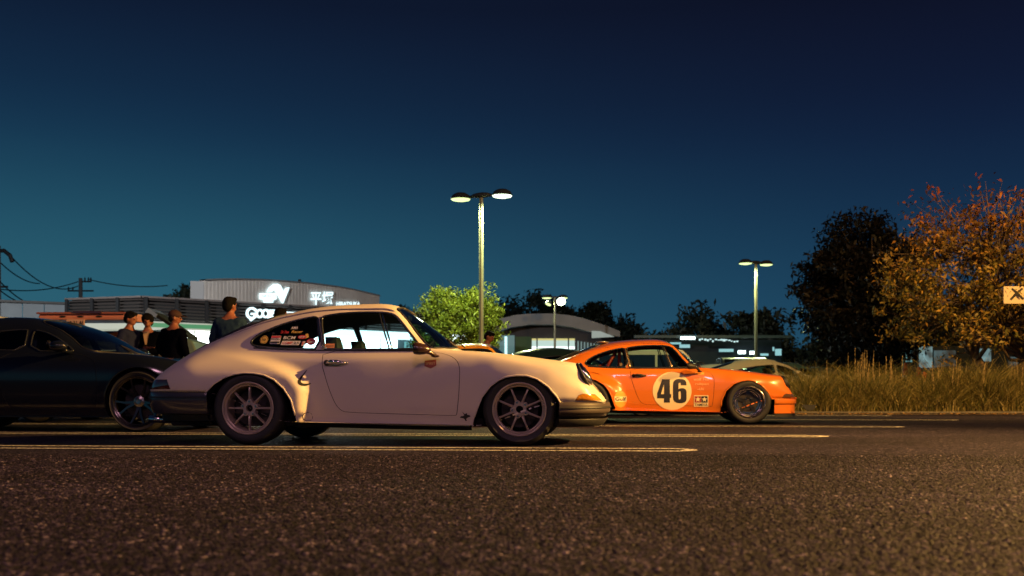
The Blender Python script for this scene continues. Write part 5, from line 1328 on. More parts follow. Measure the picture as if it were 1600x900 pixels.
# the intake at the rear fender's leading edge, its shaded opening painted flat
sc = [(.425, .565), (.44, .60), (.47, .635), (.50, .655), (.515, .64), (.498, .60), (.50, .56), (.515, .535), (.50, .515), (.465, .512), (.435, .53)]
P = BW.side(np.array([p[0] for p in sc]), np.array([p[1] for p in sc]), .004)
hk = [(.486, .632), (.462, .600), (.444, .565), (.436, .537), (.446, .515), (.470, .505), (.500, .508), (.522, .518)]; hw_ = [.002, .005, .008, .011, .012, .011, .008, .003]
lf = []; rt = []
for i, (a, c_) in enumerate(hk):
    p0, p1 = hk[max(0, i - 1)], hk[min(len(hk) - 1, i + 1)]; dx_, dz_ = p1[0] - p0[0], p1[1] - p0[1]; l_ = math.hypot(dx_, dz_); lf.append((a - dz_ / l_ * hw_[i], c_ + dx_ / l_ * hw_[i])); rt.append((a + dz_ / l_ * hw_[i], c_ - dx_ / l_ * hw_[i]))
dshape(white, BW, 'fender_intake', [smoothloop(lf + rt[::-1])], UNDER, .003, .03)

# markings of the orange car
def ox(px): return (px - 975) * .00902 + .519
def oz(py): return .816 - (py - 573) * .00912
CRM = D('cream', (.80, .66, .40)); NAVY = D('navy', (.015, .016, .03))
rd = dshape(orange, BO, 'number_roundel', [ellipse(1.198, .470, .272, .272, 56)], CRM, .004, .05)
def cpx(a, c): return (ox(1000 + a / 8.185), oz(560 + c / 8.185))
four = [[cpx(*p) for p in ((285, 268), (383, 268), (383, 458), (400, 458), (400, 505), (383, 505), (383, 566), (308, 566), (308, 512), (220, 512), (220, 450))], [cpx(*p) for p in ((309, 330), (309, 458), (268, 458))]]
so = lambda pts: [cpx(*p) for p in pts]
six_o = so([(596, 345), (523, 345), (522, 325), (517, 314), (507, 312), (498, 316), (494, 326), (494, 395), (510, 385), (540, 380), (570, 388), (588, 402), (596, 425), (597, 470), (596, 520), (590, 545), (572, 562), (545, 571), (508, 573), (470, 568), (443, 553), (428, 530), (423, 500), (422, 345), (427, 305), (445, 280), (475, 266), (510, 263), (548, 267), (578, 282), (592, 305)])
six_i = so([(494, 440), (494, 505), (498, 520), (508, 525), (519, 520), (524, 505), (524, 440), (519, 426), (508, 421), (498, 426)])
dshape(rd, BO, 'number_four', four, NAVY, .0065, .05); dshape(rd, BO, 'number_six', [six_o, six_i], NAVY, .0065, .05)
tb = dshape(orange, BO, 'maker_sticker', [[(1.505, .245), (1.705, .245), (1.705, .408), (1.505, .408)]], CRM, .004)
dshape(tb, BO, 'red_square', [[(1.515, .305), (1.603, .305), (1.603, .395), (1.515, .395)]], D('dark_red', (.30, .02, .03)), .0065); dshape(tb, BO, 'blue_square', [[(1.607, .305), (1.695, .305), (1.695, .395), (1.607, .395)]], NAVY, .0065)
for cx_ in (1.559, 1.651): dshape(tb, BO, 'star', [[(cx_ + (.042 if i % 2 == 0 else .017) * math.sin(i * math.pi / 5), .350 + (.042 if i % 2 == 0 else .017) * math.cos(i * math.pi / 5)) for i in range(10)]], CRM, .009)
dtext(tb, BO, 'lettering', 'TAMIYA', 1.515, 1.695, .256, .292, NAVY, .0065, bold=.01)
PALEO = D('pale_orange', (.85, .38, .16))
dtext(orange, BO, 'sticker', 'wolf Tile', 1.50, 1.71, .615, .66, PALEO, .004, shear=.2); dtext(orange, BO, 'sticker', 'rallipan', 1.52, 1.71, .545, .585, PALEO, .004, shear=.1); dtext(orange, BO, 'sticker', '~UN', 1.545, 1.645, .475, .515, PALEO, .004, shear=.3)
dshape(orange, BO, 'sticker', [rrect(1.52, .70, 1.65, .735, .008)], D('bright_orange', (.95, .34, .05)), .004)
gc = (.470, .352)
gl = dshape(orange, BO, 'fuel_sticker', [ellipse(gc[0], gc[1], .090, .118, 40)], D('gulf_orange', (.92, .34, .06)), .004, .03)
dshape(gl, BO, 'pale_band', [[(gc[0] - .086, gc[1] - .035), (gc[0] + .086, gc[1] - .035), (gc[0] + .086, gc[1] + .040), (gc[0] - .086, gc[1] + .040)]], CRM, .0065, .03); dtext(gl, BO, 'lettering', 'Gulf', gc[0] - .075, gc[0] + .078, gc[1] - .024, gc[1] + .030, NAVY, .009)
# roll cage bars in red seen through the quarter window
b = MB(); 
for yy in (-.48, .48): b.tube([(.05, yy, .45), (.30, yy * .98, .86), (.42, yy * .9, 1.08)], .022, 10)
b.tube([(.12, -.5, .80), (.40, .45, 1.0)], .02, 8); b.tube([(.45, -.50, .3), (.46, -.47, 1.05), (.46, -.3, 1.13), (.46, .3, 1.13), (.46, .47, 1.05), (.45, .5, .3)], .022, 10)
b.obj('roll_cage', mat('cage_red', (.55, .05, .02), .35), orange, smooth=True)
MB().ball((.205, 0, 1.205), (.10, .20, .018), 20, 10).obj('roof_vent', mat('pale_metal', (.6, .65, .62), .2, metal=.6), orange, smooth=True)
MB().box(.46, .50, -.60, -.59, .835, .875).obj('tow_sticker', PALEO, orange)

# ------------------------------------------------------------------ modern coupes (dark one in front, others far)
def modern_tables():
    Y = [None] * 8; Z = [None] * 8
    w = [(-.95, .60), (-.8, .82), (-.4, .925), (0, .95), (.6, .935), (1, .93), (1.6, .93), (2.3, .94), (2.8, .955), (3.2, .92), (3.45, .82), (3.62, .66), (3.73, .40)]
    Y[2] = w; Y[0] = [(a, b - .05) for a, b in w]; Y[1] = [(a, b - .008) for a, b in w]; Y[3] = [(a, b - .025) for a, b in w]; Y[4] = [(a, b - .10) for a, b in w]
    Y[5] = [(-.95, .45), (-.8, .62), (0, .62), (1.2, .58), (1.5, .60), (1.84, .68), (2.06, .76), (2.24, .80), (2.8, .76), (3.2, .72), (3.45, .62), (3.62, .45), (3.73, .25)]
    Y[6] = [(-.95, .3), (0, .36), (2.2, .42), (3.5, .35), (3.73, .12)]; Y[7] = [(0, 0.)]
    Z[0] = [(-.95, .30), (-.6, .22), (0, .18), (2.8, .18), (3.5, .20), (3.73, .24)]; Z[1] = [(-.95, .42), (0, .40), (2.8, .40), (3.5, .34), (3.73, .30)]; Z[2] = [(-.95, .55), (-.8, .6), (0, .62), (2.8, .60), (3.3, .53), (3.6, .44), (3.73, .36)]
    Z[3] = [(-.95, .65), (-.8, .74), (0, .80), (2.3, .78), (2.8, .755), (3.2, .67), (3.5, .55), (3.73, .40)]
    Z[4] = [(-.95, .72), (-.8, .83), (-.4, .91), (0, .925), (.5, .92), (1.1, .915), (1.6, .905), (1.95, .893), (2.24, .88), (2.64, .855), (2.87, .835), (3.05, .805), (3.2, .765), (3.45, .66), (3.62, .54), (3.73, .44)]
    Z[5] = [(-.95, .78), (-.8, .90), (-.4, .985), (0, 1.085), (.5, 1.20), (.98, 1.245), (1.24, 1.245), (1.49, 1.22), (1.69, 1.165), (1.84, 1.085), (2.06, .945), (2.24, .90), (2.4, .893), (2.64, .88), (2.87, .861), (3.05, .833), (3.2, .80), (3.45, .70), (3.62, .58), (3.73, .47)]
    Z[6] = [(-.95, .80), (-.8, .92), (-.4, 1.035), (0, 1.165), (.5, 1.295), (.98, 1.34), (1.24, 1.33), (1.49, 1.28), (1.69, 1.215), (1.9, 1.115), (2.18, .965), (2.30, .905), (2.5, .885), (2.9, .855), (3.2, .80), (3.5, .69), (3.65, .58), (3.73, .48)]
    Z[7] = [(-.95, .81), (-.8, .93), (-.4, 1.05), (0, 1.18), (.5, 1.315), (.98, 1.357), (1.24, 1.343), (1.44, 1.303), (1.58, 1.263), (1.78, 1.184), (1.98, 1.089), (2.18, .992), (2.34, .915), (2.5, .893), (2.9, .86), (3.2, .805), (3.5, .70), (3.65, .60), (3.73, .49)]
    return Y, Z
M_ARCH_R = [(0 + .39 * math.cos(a), .342 + .39 * math.sin(a)) for a in np.linspace(-.9, math.pi + .9, 30)]; M_ARCH_F = [(p[0] + 2.8, p[1]) for p in M_ARCH_R]
def modern_car(root, paint, fine=True):
    Y, Z = modern_tables(); B = Body(Y, Z, None, -.95, 3.73)
    spec = dict(paint=paint, sill=.2, floor=(-.7, 3.5, .80, .16), dx=.045 if fine else .08, dt=.18 if fine else .3,
        tz_regions=dict(arch_rear=M_ARCH_R, arch_front=M_ARCH_F, rearglass=smoothloop([(.10, .945), (.40, 1.045), (.8, 1.135), (1.15, 1.17), (1.30, 1.175), (1.345, 1.165), (1.385, .925), (.9, .935), (.2, .938)]),
            frontglass=smoothloop([(1.415, 1.165), (1.46, 1.165), (1.60, 1.135), (1.78, 1.055), (1.98, .925), (1.97, .912), (1.462, .918)]),
            door=smoothloop([(1.12, .895), (1.14, .62), (1.22, .34), (1.30, .27), (2.28, .26), (2.33, .35), (2.33, .60), (2.26, .87), (1.6, .89)]), headlamp=smoothloop([(3.22, .70), (3.30, .60), (3.55, .50), (3.62, .53), (3.45, .68)])),
        xt_regions=dict(windscreen=smoothloop([(2.17, 5.15), (2.25, 5.6), (2.31, 6.3), (2.33, 7.0), (1.42, 7.0), (1.40, 6.2), (1.42, 5.6), (1.50, 5.25), (1.75, 5.16)]), rear_window=smoothloop([(-.45, 5.5), (-.45, 7.0), (.42, 7.0), (.38, 5.9), (.28, 5.4), (-.2, 5.3)])),
        hi=dict(rearglass=4.93, frontglass=4.93, door=4.1, headlamp=4.9), lo=dict(rearglass=3.9, frontglass=3.9),
        order=['arch_rear', 'arch_front', 'windscreen', 'rear_window', 'rearglass', 'frontglass', 'headlamp', 'door'],
        role=dict(arch_rear='cut', arch_front='cut', windscreen='glass', rear_window='glass', rearglass='glass', frontglass='glass', headlamp='lamp', door='panel'),
        names=dict(rearglass='quarter_window', frontglass='door_window', headlamp='headlight'), mats=dict(headlamp=glass_mat('lamp_glass', (.9, .9, .85), .9)), central=('windscreen', 'rear_window'),
        trims=dict(windscreen=(.009, BLACKR, 'windscreen_seal'), rearglass=(.010, TRIMD, 'window_trim'), frontglass=(.010, TRIMD, 'window_trim')), lips=['arch_rear', 'arch_front'] if fine else [], lip_r=.008, wells=[(0, .342, .385, .90), (2.8, .342, .385, .90)])
    objs, loops = car_core(root, B, spec)
    rm = mat('dark_alloy', (.13, .12, .12), .22, metal=1.0)
    for x in (0, 2.8):
        wheel(root, (x, -.94 + .12, .345), .345, .285, .24, 'twin', rm, rot=R(-19), full=fine, lipm=mat('grey_cap', (.35, .33, .32), .3, metal=1)); wheel(root, (x, .82, .345), .345, .285, .24, 'twin', rm, True, full=False)
    for sd in (-1, 1):
        b = MB(); b.ball((1.90, -.99, .965), (.105, .085, .062), 22, 12); b.tube([(1.93, -.95, .93), (1.96, -.84, .90)], [.03, .025], 8); m_ = b.obj('mirror', paint, root, smooth=True)
        MB().lathe([(0, -.001), (.065, -.001)], 16, 'x', (1.792, -.99, .97)).obj('mirror_glass', CHROME, m_)
        if sd > 0: m_.scale = (1, -1, 1)
    cb = MB(); cb.box(-.2, 2.5, -.8, .8, .25, .30); cb.box(1.95, 2.3, -.76, .76, .5, .90); cb.box(-.2, .1, -.78, .78, .3, .86); cb.obj('cabin_trim', DARKIN, root, bevel=.03)
    for x in (1.5, .75):
        for y in (-.38, .38): seat(root, x, y, 1.12 if x > 1 else 1.06, w=.22)
    b = MB(); b.box(3.60, 3.745, -.42, .42, .30, .46); b.obj('grille', BLACKR, root, bevel=.02)
    b = MB(); b.box(-.975, -.9, -.62, .62, .66, .74); b.obj('tail_light', REDL, root, bevel=.01)
    return B
MIDN = mat('midnight_blue_paint', (.005, .007, .014), .15, spec=.3, coat=.5)
darkc = thing('parked_car', 'dark blue-black modern coupe at the left edge with ten-spoke wheels', 'car'); place(darkc, (214.2 - CX) / F_PX * 11.1, 11.1, YAW, (2.8, -.94))
BD = modern_car(darkc, MIDN)
def recolour(o, old, new):
    if o.type == 'MESH' and o.data.materials and o.data.materials[0] == old:
        o.data = o.data.copy(); o.data.materials[0] = new
    for c_ in o.children: recolour(c_, old, new)
SILV = mat('silver_beige_paint', (.30, .28, .24), .4, metal=.3, coat=.6)
silver = thing('parked_car', 'silver beige modern coupe parked behind the hood of the orange one', 'car')
silver.location = (5.50, 26.5, 0); silver.rotation_euler = (0, 0, YAW)
modern_car(silver, SILV, False)
gd = 'dark cars parked far back at the right'
for i, (X, Y_, rz, m, lb) in enumerate(((7.0, 29.5, R(-8), mat('dark_teal_paint', (.02, .05, .055), .3, coat=1.0), 'dark coupe parked far back to the right of the silver beige one'),
        (2.0, 36.0, R(-3), mat('dark_grey_paint', (.03, .035, .04), .3, coat=1.0), 'dark grey coupe parked far back left of the slim lamp post'),
        (-.2, 20.2, YAW, mat('dark_green_paint', (.012, .03, .03), .2, coat=1.0), 'dark green coupe between the yellow and the orange classic ones'))):
    c_ = copy_tree(silver); c_.location = (X, Y_, 0); c_.rotation_euler = (0, 0, rz); recolour(c_, SILV, m)
    setp(c_, lb, 'car', gd if i < 2 else None)
    if i >= 2 and 'group' in c_: del c_['group']
more = 'cars in the far rows of the car park'
for i, (px, Y_, rz, m, lb) in enumerate(((1132, 31.0, R(-4), mat('far_pale_paint', (.30, .34, .34), .3, coat=1.0), 'pale coupe showing its roof just left of the slim lamp post'),
        (1262, 34.0, R(170), mat('far_teal_paint', (.05, .10, .11), .3, coat=1.0), 'teal-grey coupe far back beyond the left end of the grass'),
        (1330, 38.0, R(4), mat('far_black_paint', (.01, .012, .015), .3, coat=1.0), 'black coupe far back behind the tall seed stalks'),
        (1475, 33.0, R(176), mat('far_blue_paint', (.04, .07, .10), .3, coat=1.0), 'blue-grey coupe glimpsed under the middle of the orange tree'),
        (905, 24.5, R(-4), mat('far_steel_paint', (.10, .12, .12), .3, coat=1.0), 'steel grey coupe behind the rear window of the orange one'))):
    c_ = copy_tree(silver); k_ = 1.3 * (1 if abs(rz) < 1 else -1); c_.location = ((px - CX) / F_PX * Y_ - k_, Y_, 0); c_.rotation_euler = (0, 0, rz); recolour(c_, SILV, m); setp(c_, lb, 'car', more)
# headlights of a parked van facing us
def van(name, label, loc, rz, paint, Lh, W, H, hood, win_z, lights=None, gate=None, wheels=True, glassm=None):
    """boxy car body: x forward, profile with a hood, rounded edges"""
    t = thing(name, label, 'car', loc, rz); gm = glassm or mat('dark_car_glass', (.01, .014, .018), .06, coat=1)
    prof = smoothloop([(0, .28), (0.02, win_z), (.16, H - .10), (.28, H), (Lh - hood - .55, H), (Lh - hood - .35, H - .04), (Lh - hood + .05, win_z + .03), (Lh - .12, win_z - .08), (Lh, win_z - .28), (Lh, .30), (Lh - .1, .22), (.1, .22)])
    b = MB().prism(prof, -W / 2, W / 2); b.obj('body', paint, t, auto=35, bevel=.05)
    for sd in (-1, 1):
        y = sd * (W / 2 + .003)
        x0, x1 = .35, Lh - hood - .30
        n = 3 if x1 - x0 > 1.8 else 2; wd_ = (x1 - x0) / n
        for i in range(n):
            a, c_ = x0 + i * wd_ + .03, x0 + (i + 1) * wd_ - .03
            top2 = c_ if i < n - 1 else c_ - .22
            MB().prism([(a, win_z + .03), (c_ + (.05 if i == n - 1 else 0), win_z + .03), (top2, H - .14), (a + (.08 if i == 0 else 0), H - .14)], y - .006, y + .006).obj('window', gm, t, bevel=.01)
    b = MB().prism([(-.02, 0), (.01, 0), (.13, H - .16 - win_z), (.10, H - .16 - win_z)], -W / 2 + .12, W / 2 - .12); b.v = [(p[0] + .0, p[1], p[2] + win_z + .02) for p in b.v]; b.obj('rear_window', gm, t)
    b = MB(); x0 = Lh - hood + .07; b.prism([(x0 + .015, win_z + .06), (x0 + .035, win_z + .06), (x0 - .34, H - .08), (x0 - .36, H - .08)], -W / 2 + .1, W / 2 - .1); b.obj('windscreen', gm, t)
    for sd in (-1, 1):
        hl = MB().ball((Lh - .04, sd * (W / 2 - .24), win_z - .26), (.07, .13, .08), 14, 8).obj('headlight', lights or mat('lamp_plastic', (.4, .42, .42), .2), t, smooth=True)
        MB().box(-.02, .05, sd * (W / 2 - .12) - .07, sd * (W / 2 - .12) + .07, win_z - .35, win_z - .05).obj('tail_light', REDL, t, bevel=.01)
    if wheels:
        for x in (.62, Lh - .72):
            for sd in (-1, 1):
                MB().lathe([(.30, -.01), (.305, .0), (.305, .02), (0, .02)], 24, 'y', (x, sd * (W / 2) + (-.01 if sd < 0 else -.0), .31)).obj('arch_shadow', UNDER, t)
                wheel(t, (x, sd * (W / 2 - .08), .30), .30, .19, .2, 'x', mat('steel_wheel', (.3, .3, .3), .4, metal=.5), sd > 0, full=False)
    return t
VW = mat('van_white_paint', (.55, .60, .56), .3, coat=.8)
van('parked_van', 'pale van seen through and beyond the cabin of the orange coupe', (1.9, 26.6, 0), YAW, VW, 3.5, 1.5, 1.58, .5, .92)
v2 = van('parked_van', 'dark van facing the camera, parked beyond the silver beige coupe', (8.9 + .0, 40.9, 0), R(-98), mat('dark_van_paint', (.02, .03, .035), .3, coat=1), 3.6, 1.62, 1.75, .6, 1.75 - .42)
v2.location = ((1163 - CX) / F_PX * 37 + .0, 38.5, 0); v2.rotation_euler = (0, 0, R(-96))
v3 = van('parked_car', 'white-roofed wagon whose roof shows above the dark coupe at the left edge', (-10.6, 16.0, 0), YAW, mat('wagon_white_paint', (.6, .65, .66), .3, coat=.8), 4.3, 1.65, 1.62, .9, 1.0)
# salmon hatchback with its tailgate raised and a plate under it
SALM = mat('salmon_paint', (.62, .24, .17), .35, coat=.6)
hb_ = thing('parked_car', 'hatchback with a salmon pink tailgate raised level and a plate beneath', 'car', (-7.18, 17.4, 0), R(90) + YAW * .3)
# built with its tail towards the camera: local x points away from the camera
b = MB().prism(smoothloop([(0, .28), (-.02, .78), (.1, .86), (.12, 1.50), (.3, 1.56), (2.2, 1.55), (2.75, 1.0), (3.6, .92), (3.8, .7), (3.8, .3), (3.7, .22), (.1, .22)]), -.78, .78); b.obj('body', mat('hatch_dark_paint', (.05, .02, .02), .35, coat=.6), hb_, auto=35, bevel=.05)
MB().box(.02, .11, -.62, .62, .90, 1.42).obj('load_opening', mat('load_bay', (.012, .018, .022), .7), hb_)
MB().box(-.015, .02, -.5, .45, 1.18, 1.20).obj('parcel_shelf', mat('pale_edge', (.35, .42, .45), .5), hb_)
tg = MB(); tg.prism([(-.78, 1.545), (-.80, 1.60), (-.76, 1.655), (-.1, 1.69), (.18, 1.62), (.2, 1.56), (-.1, 1.55)], -.68, .68); tgo = tg.obj('tailgate', SALM, hb_, bevel=.015); tgo.location = (0, 0, .12); tgo.scale = (1, 1.08, 1)
MB().box(-.83, -.79, -.70, .70, 1.640, 1.675).obj('spoiler', mat('spoiler_red', (.28, .09, .07), .4), tgo, bevel=.01)
MB().box(-.845, -.80, -.33, .12, 1.650, 1.690).obj('brake_light', REDL, tgo, bevel=.005)
for y in (.30, .02, -.27): MB().ball((-.795, y, 1.60), (.012, .055, .017), 14, 8).obj('slot', UNDER, tgo, smooth=True)
pl_ = MB().box(-.79, -.77, -.04, .24, 1.44, 1.555).obj('number_plate', mat('plate_cream', (.55, .36, .28), .5), tgo); 
v, f = text2d('10-31 AI', .03); MB().add([(-.793, .22 - .24 * a / v[:, 0].max(), 1.46 + .07 * c_) for a, c_ in v], f).obj('plate_characters', BLACKR, pl_)
for sd in (-1, 1):
    MB().box(-.03, .06, sd * .68 - .08, sd * .68 + .08, .62, .82).obj('tail_light', REDL, hb_, bevel=.01); MB().tube([(.10, sd * .6, 1.0), (-.4, sd * .6, 1.58)], .012, 6).obj('gas_strut', BLACKR, hb_)
    for x in (.6, 3.0): wheel(hb_, (x, sd * .70, .30), .30, .19, .2, 'x', mat('steel_wheel', (.3, .3, .3), .4, metal=.5), sd > 0, full=False)
# grey-green hatchback whose raised tailgate slopes down to the right behind the people
GG = mat('grey_green_paint', (.13, .20, .18), .4, coat=.5)
h2 = thing('parked_car', 'grey-green hatchback behind the three men with its glass tailgate raised', 'car', (-6.35, 19.6, 0), R(4))
b = MB().prism(smoothloop([(-2.6, .28), (-2.6, .9), (-1.9, 1.0), (-1.5, 1.52), (-.15, 1.56), (.35, 1.40), (.42, .3), (.3, .22), (-2.5, .22)]), -.8, .8); b.obj('body', GG, h2, auto=35, bevel=.05)
zz = HCAM + (HY - 488) / F_PX * 19
MB().prism([(-.72, 2.02), (-.66, 2.06), (.05, 1.56), (.05, 1.50)], -.40, .40).obj('tailgate', mat('hatch_glass', (.004, .006, .007), .9), h2, bevel=.01)
MB().prism([(-.76, 2.0), (-.70, 2.09), (-.52, 1.96), (-.56, 1.90)], -.42, .42).obj('chrome_edge', mat('pale_metal', (.6, .65, .62), .2, metal=.6), h2)
for x in (-1.9, -.2):
    for sd in (-1, 1): wheel(h2, (x, sd * .72, .30), .30, .19, .2, 'x', mat('steel_wheel', (.3, .3, .3), .4, metal=.5), sd > 0, full=False)

# ------------------------------------------------------------------ people
def skin_mesh(J, Ed, rad, root_i=0, sub=2):
    me = bpy.data.meshes.new('figure'); me.from_pydata([tuple(j) for j in J], Ed, []); me.update()
    o = bpy.data.objects.new('figure', me); COL.objects.link(o)
    s = o.modifiers.new('skin', 'SKIN'); s.use_smooth_shade = True; s.branch_smoothing = .3
    for i, v in enumerate(me.skin_vertices[0].data): v.radius = (rad[i], rad[i]) if not hasattr(rad[i], '__len__') else rad[i]; v.use_root = (i == root_i)
    u = o.modifiers.new('sub', 'SUBSURF'); u.levels = sub; u.render_levels = sub
    dg = bpy.context.evaluated_depsgraph_get(); m2 = bpy.data.meshes.new_from_object(o.evaluated_get(dg))
    v = [tuple(p.co) for p in m2.vertices]; f = [tuple(p.vertices) for p in m2.polygons]
    bpy.data.objects.remove(o); bpy.data.meshes.remove(me); bpy.data.meshes.remove(m2); return v, f
def remesh(mb, name, m, parent, vox, wrinkle=0.0):
    o = mk(name, mb.v, mb.f, m, parent); r = o.modifiers.new('r', 'REMESH'); r.mode = 'VOXEL'; r.voxel_size = vox; r.use_smooth_shade = True
    s = o.modifiers.new('s', 'SMOOTH'); s.factor = .6; s.iterations = 3
    if wrinkle:
        tx_ = bpy.data.textures.new('folds', 'CLOUDS'); tx_.noise_scale = .11; d = o.modifiers.new('d', 'DISPLACE'); d.texture = tx_; d.strength = wrinkle; d.mid_level = .5
    dg = bpy.context.evaluated_depsgraph_get(); m2 = bpy.data.meshes.new_from_object(o.evaluated_get(dg)); o.modifiers.clear(); old = o.data; o.data = m2; bpy.data.meshes.remove(old)
    m2.polygons.foreach_set('use_smooth', [True] * len(m2.polygons)); return o
SKIN = mat('skin', (.24, .085, .05), .5, noise=.12, nscale=30); HAIR = mat('hair', (.004, .0035, .0035), .8, spec=.1, bump=.6, bscale=180)
def person(label, loc, rz, h=1.72, head_turn=0.0, nod=0.0, arms=None, jacket=(.01, .01, .012), trousers=(.008, .008, .012), shirt=None, cap=None, hairbig=1.0, lean=0.0, hairm=None):
    k = h / 1.72; t = thing('person', label, 'person', loc, rz)
    A = arms or {-1: [(-.235, -.02, 1.16), (-.25, -.10, .93)], 1: [(.235, -.02, 1.16), (.25, -.10, .93)]}
    J = [(0, 0, .95), (0, .005, 1.12), (0, .01, 1.30), (0, .02, 1.42), (0, .005, 1.50), (0, -.005, 1.56)]; rad = [(.155, .105), (.14, .10), (.165, .11), (.13, .09), (.055, .055), (.06, .06)]; E_ = [(0, 1), (1, 2), (2, 3), (3, 4), (4, 5)]
    ja = [0, 1, 2, 3]; jE = [(0, 1), (1, 2), (2, 3)]; hands = []
    armidx = {}
    for s in (-1, 1):
        n = len(J); el, wr = A[s]; J += [(s * .17, .015, 1.405), el, wr]; rad += [.06, .044, .032]; E_ += [(3, n), (n, n + 1), (n + 1, n + 2)]; armidx[s] = n
        d = (Vector(wr) - Vector(el)).normalized(); side = d.cross(Vector((0, 0, 1))); side = side.normalized() if side.length > .1 else Vector((0, 1, 0))
        p = Vector(wr) + d * .06; m_ = len(J); J.append(tuple(p)); rad.append((.034, .022)); E_.append((n + 2, m_))
        for q in range(4):
            a = p + side * (-.027 + .018 * q) + d * .03; L_ = (.038, .046, .043, .034)[q]; i0 = len(J)
            J += [tuple(a), tuple(a + d * L_ + Vector((0, 0, -.006)))]; rad += [.0095, .008]; E_ += [(m_, i0), (i0, i0 + 1)]
        i0 = len(J); J += [tuple(Vector(wr) + d * .03 + side * .035), tuple(Vector(wr) + d * .065 + side * .055)]; rad += [.011, .009]; E_ += [(n + 2, i0), (i0, i0 + 1)]
    for s in (-1, 1):
        n = len(J); J += [(s * .09, 0, .90), (s * .10, -.015, .50), (s * .11, .02, .10), (s * .12, -.12, .04)]; rad += [.095, .062, .045, .038]; E_ += [(0, n), (n, n + 1), (n + 1, n + 2), (n + 2, n + 3)]
    legs = [len(J) - 8, len(J) - 4]
    v, f = skin_mesh(J, E_, rad)
    Rm = Matrix.Translation(Vector((0, -.005, 1.53))) @ Matrix.Rotation(head_turn, 4, 'Z') @ Matrix.Rotation(nod, 4, 'X') @ Matrix.Translation(Vector((0, .005, -1.53)))
    hd = MB().add(v, f)
    def hb(c_, r_, M=None): q = MB().ball(c_, r_, 20, 14); q.v = [tuple(Rm @ Vector(p)) for p in q.v]; return q
    def addq(q): hd.add(q.v, q.f)
    addq(hb((0, .005, 1.635), (.073, .092, .095))); addq(hb((0, -.03, 1.585), (.052, .055, .062))); addq(hb((0, -.092, 1.615), (.012, .017, .022))); addq(hb((0, -.080, 1.572), (.022, .012, .010)))
    for s in (-1, 1): addq(hb((s * .076, .01, 1.615), (.010, .020, .030))); addq(hb((s * .03, -.075, 1.65), (.022, .012, .008)))
    lm = Matrix.Rotation(lean, 4, 'Y')
    body = remesh(hd, 'body', SKIN, t, .0095)
    for s in (-1, 1):
        q = hb((s * .030, -.082, 1.632), (.009, .006, .005)); MB().add(q.v, q.f).obj('eye', HAIR, body, smooth=True)
    hr = MB()
    for c_, r_ in (((0, .022, 1.665), (.086 * hairbig, .098 * hairbig, .088 * hairbig)), ((0, .055, 1.62), (.076 * hairbig, .065 * hairbig, .085)), ((-.03, -.030, 1.712), (.046 * hairbig, .046, .030)), ((.03, -.026, 1.715), (.046 * hairbig, .046, .030))):
        q = hb(c_, r_); hr.add(q.v, q.f)
    # clear the face
    if cap is None: remesh(hr, 'hair', hairm or HAIR, t, .011, .018)
    else:
        hs = MB(); q = hb((0, .05, 1.61), (.074, .055, .06)); hs.add(q.v, q.f); remesh(hs, 'hair', HAIR, t, .012, .01)
        cp = MB(); q = hb((0, .01, 1.675), (.088, .105, .080)); q.v = q.v; cp.add(q.v, q.f); q = hb((0, -.115, 1.668), (.062, .075, .010)); cp.add(q.v, q.f); remesh(cp, 'cap', mat('cap_' + cap[0], cap[1], .8), t, .010)
    # jacket over torso and arms
    jj = [J[0], J[1], J[2], J[3], (0, .014, 1.485)]; jr = [(.185, .135), (.175, .13), (.195, .135), (.16, .12), (.088, .085)]; je = [(0, 1), (1, 2), (2, 3), (3, 4)]
    for s in (-1, 1):
        n = armidx[s]; i0 = len(jj); jj += [J[n], J[n + 1], tuple(Vector(J[n + 1]).lerp(Vector(J[n + 2]), .86))]; jr += [.082, .062, .050]; je += [(3, i0), (i0, i0 + 1), (i0 + 1, i0 + 2)]
    jj.append((0, 0, .86)); jr.append((.18, .13)); je.append((0, len(jj) - 1))
    v, f = skin_mesh(jj, je, jr); jk = MB().add(v, f)
    nm = 'jacket_%d_%d_%d' % tuple(int(c_ * 1000) for c_ in jacket)
    remesh(jk, 'jacket', mat(nm, (jacket[0] * .35, jacket[1] * .40, jacket[2] * .6), .95, spec=.0, bump=.4, bscale=25), t, .014, .022)
    if shirt: 
        b = MB(); b.add([(-.05, -.128, 1.455), (.05, -.128, 1.455), (.035, -.150, 1.36), (.012, -.152, 1.24), (-.012, -.152, 1.24), (-.035, -.150, 1.36)], [(0, 5, 4, 3, 2, 1)]); b.obj('shirt', mat('shirt', shirt, .8), t, solid=.01)
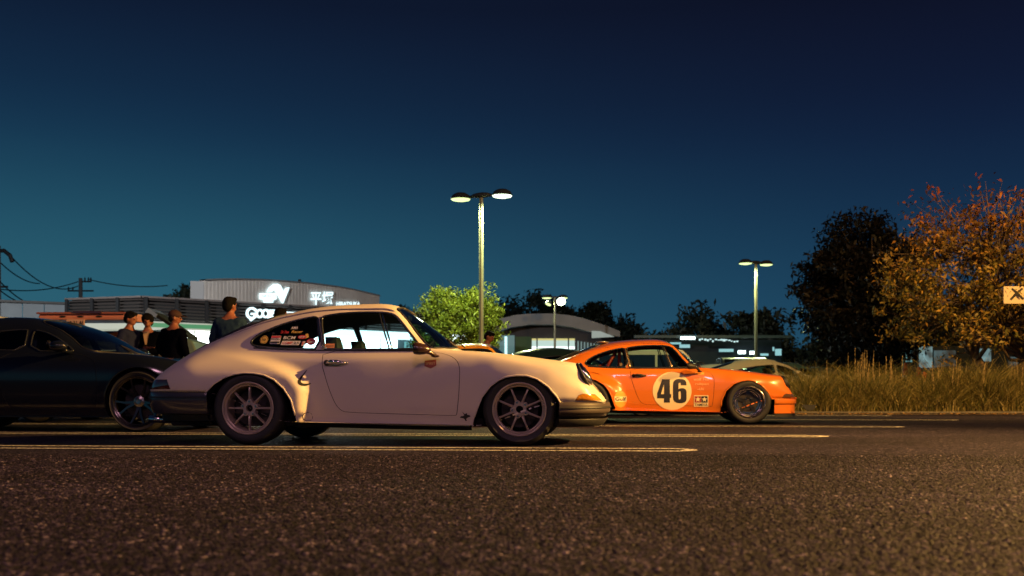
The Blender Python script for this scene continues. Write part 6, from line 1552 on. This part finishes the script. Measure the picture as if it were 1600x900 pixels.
    tj = [(0, 0, .95)]; tr_ = [(.165, .115)]; te = []
    for s in range(2):
        n = legs[s]; i0 = len(tj); tj += [J[n], J[n + 1], J[n + 2]]; tr_ += [.105, .078, .066]; te += [(0, i0), (i0, i0 + 1), (i0 + 1, i0 + 2)]
    v, f = skin_mesh(tj, te, tr_); remesh(MB().add(v, f), 'trousers', mat('trousers_dark', trousers, .8), t, .016, .012)
    for s in (-1, 1): MB().ball((s * .12, -.07, .05), (.05, .15, .05), 14, 8).obj('shoe', BLACKR, t, smooth=True)
    t.scale = (k, k, k); t.rotation_euler = (0, lean, rz); return t
X_ = lambda px, Z: (px - CX) / F_PX * Z
crossed = {-1: [(-.25, -.03, 1.15), (.04, -.20, 1.18)], 1: [(.25, -.03, 1.15), (-.05, -.17, 1.12)]}
pocket = {-1: [(-.26, .04, 1.15), (-.21, -.10, .98)], 1: [(.26, .04, 1.15), (.21, -.10, .98)]}
person('man in dark jacket leaning in, turned to his right, leftmost of the three', (X_(203, 15.6), 15.6, 0), R(78), 1.70, R(0), R(14), pocket, (.05, .055, .09))
person('man with wavy hair and folded arms facing the camera between two others', (X_(231, 15.9), 15.9, 0), R(8), 1.68, R(5), R(4), crossed, (.006, .006, .009), shirt=(.3, .2, .13), hairbig=1.16)
person('man in a brown cap seen from behind, rightmost of the three', (X_(266, 15.4), 15.4, 0), R(158), 1.70, R(-52), R(6), pocket, (.005, .005, .009), cap=('brown', (.035, .010, .009)), lean=R(-3))
person('man in dark sweater standing alone with his back to the camera', (X_(360, 13.9), 13.9, 0), R(172), 1.76, R(-24), 0, {-1: [(-.27, .0, 1.14), (-.22, -.15, 1.0)], 1: [(.27, .0, 1.14), (.22, -.15, 1.0)]}, (.05, .09, .12))
person('person whose head shows just above the roof of the white coupe', (X_(439, 15.2), 15.2, 0), R(100), 1.72, R(0), R(6), None, (.02, .02, .03))
person('man bending over the yellow coupe in front of the round tree', (X_(752, 19.6), 19.6, 0), R(60), 1.68, R(10), R(25), pocket, (1.6, .6, .25), lean=R(9))
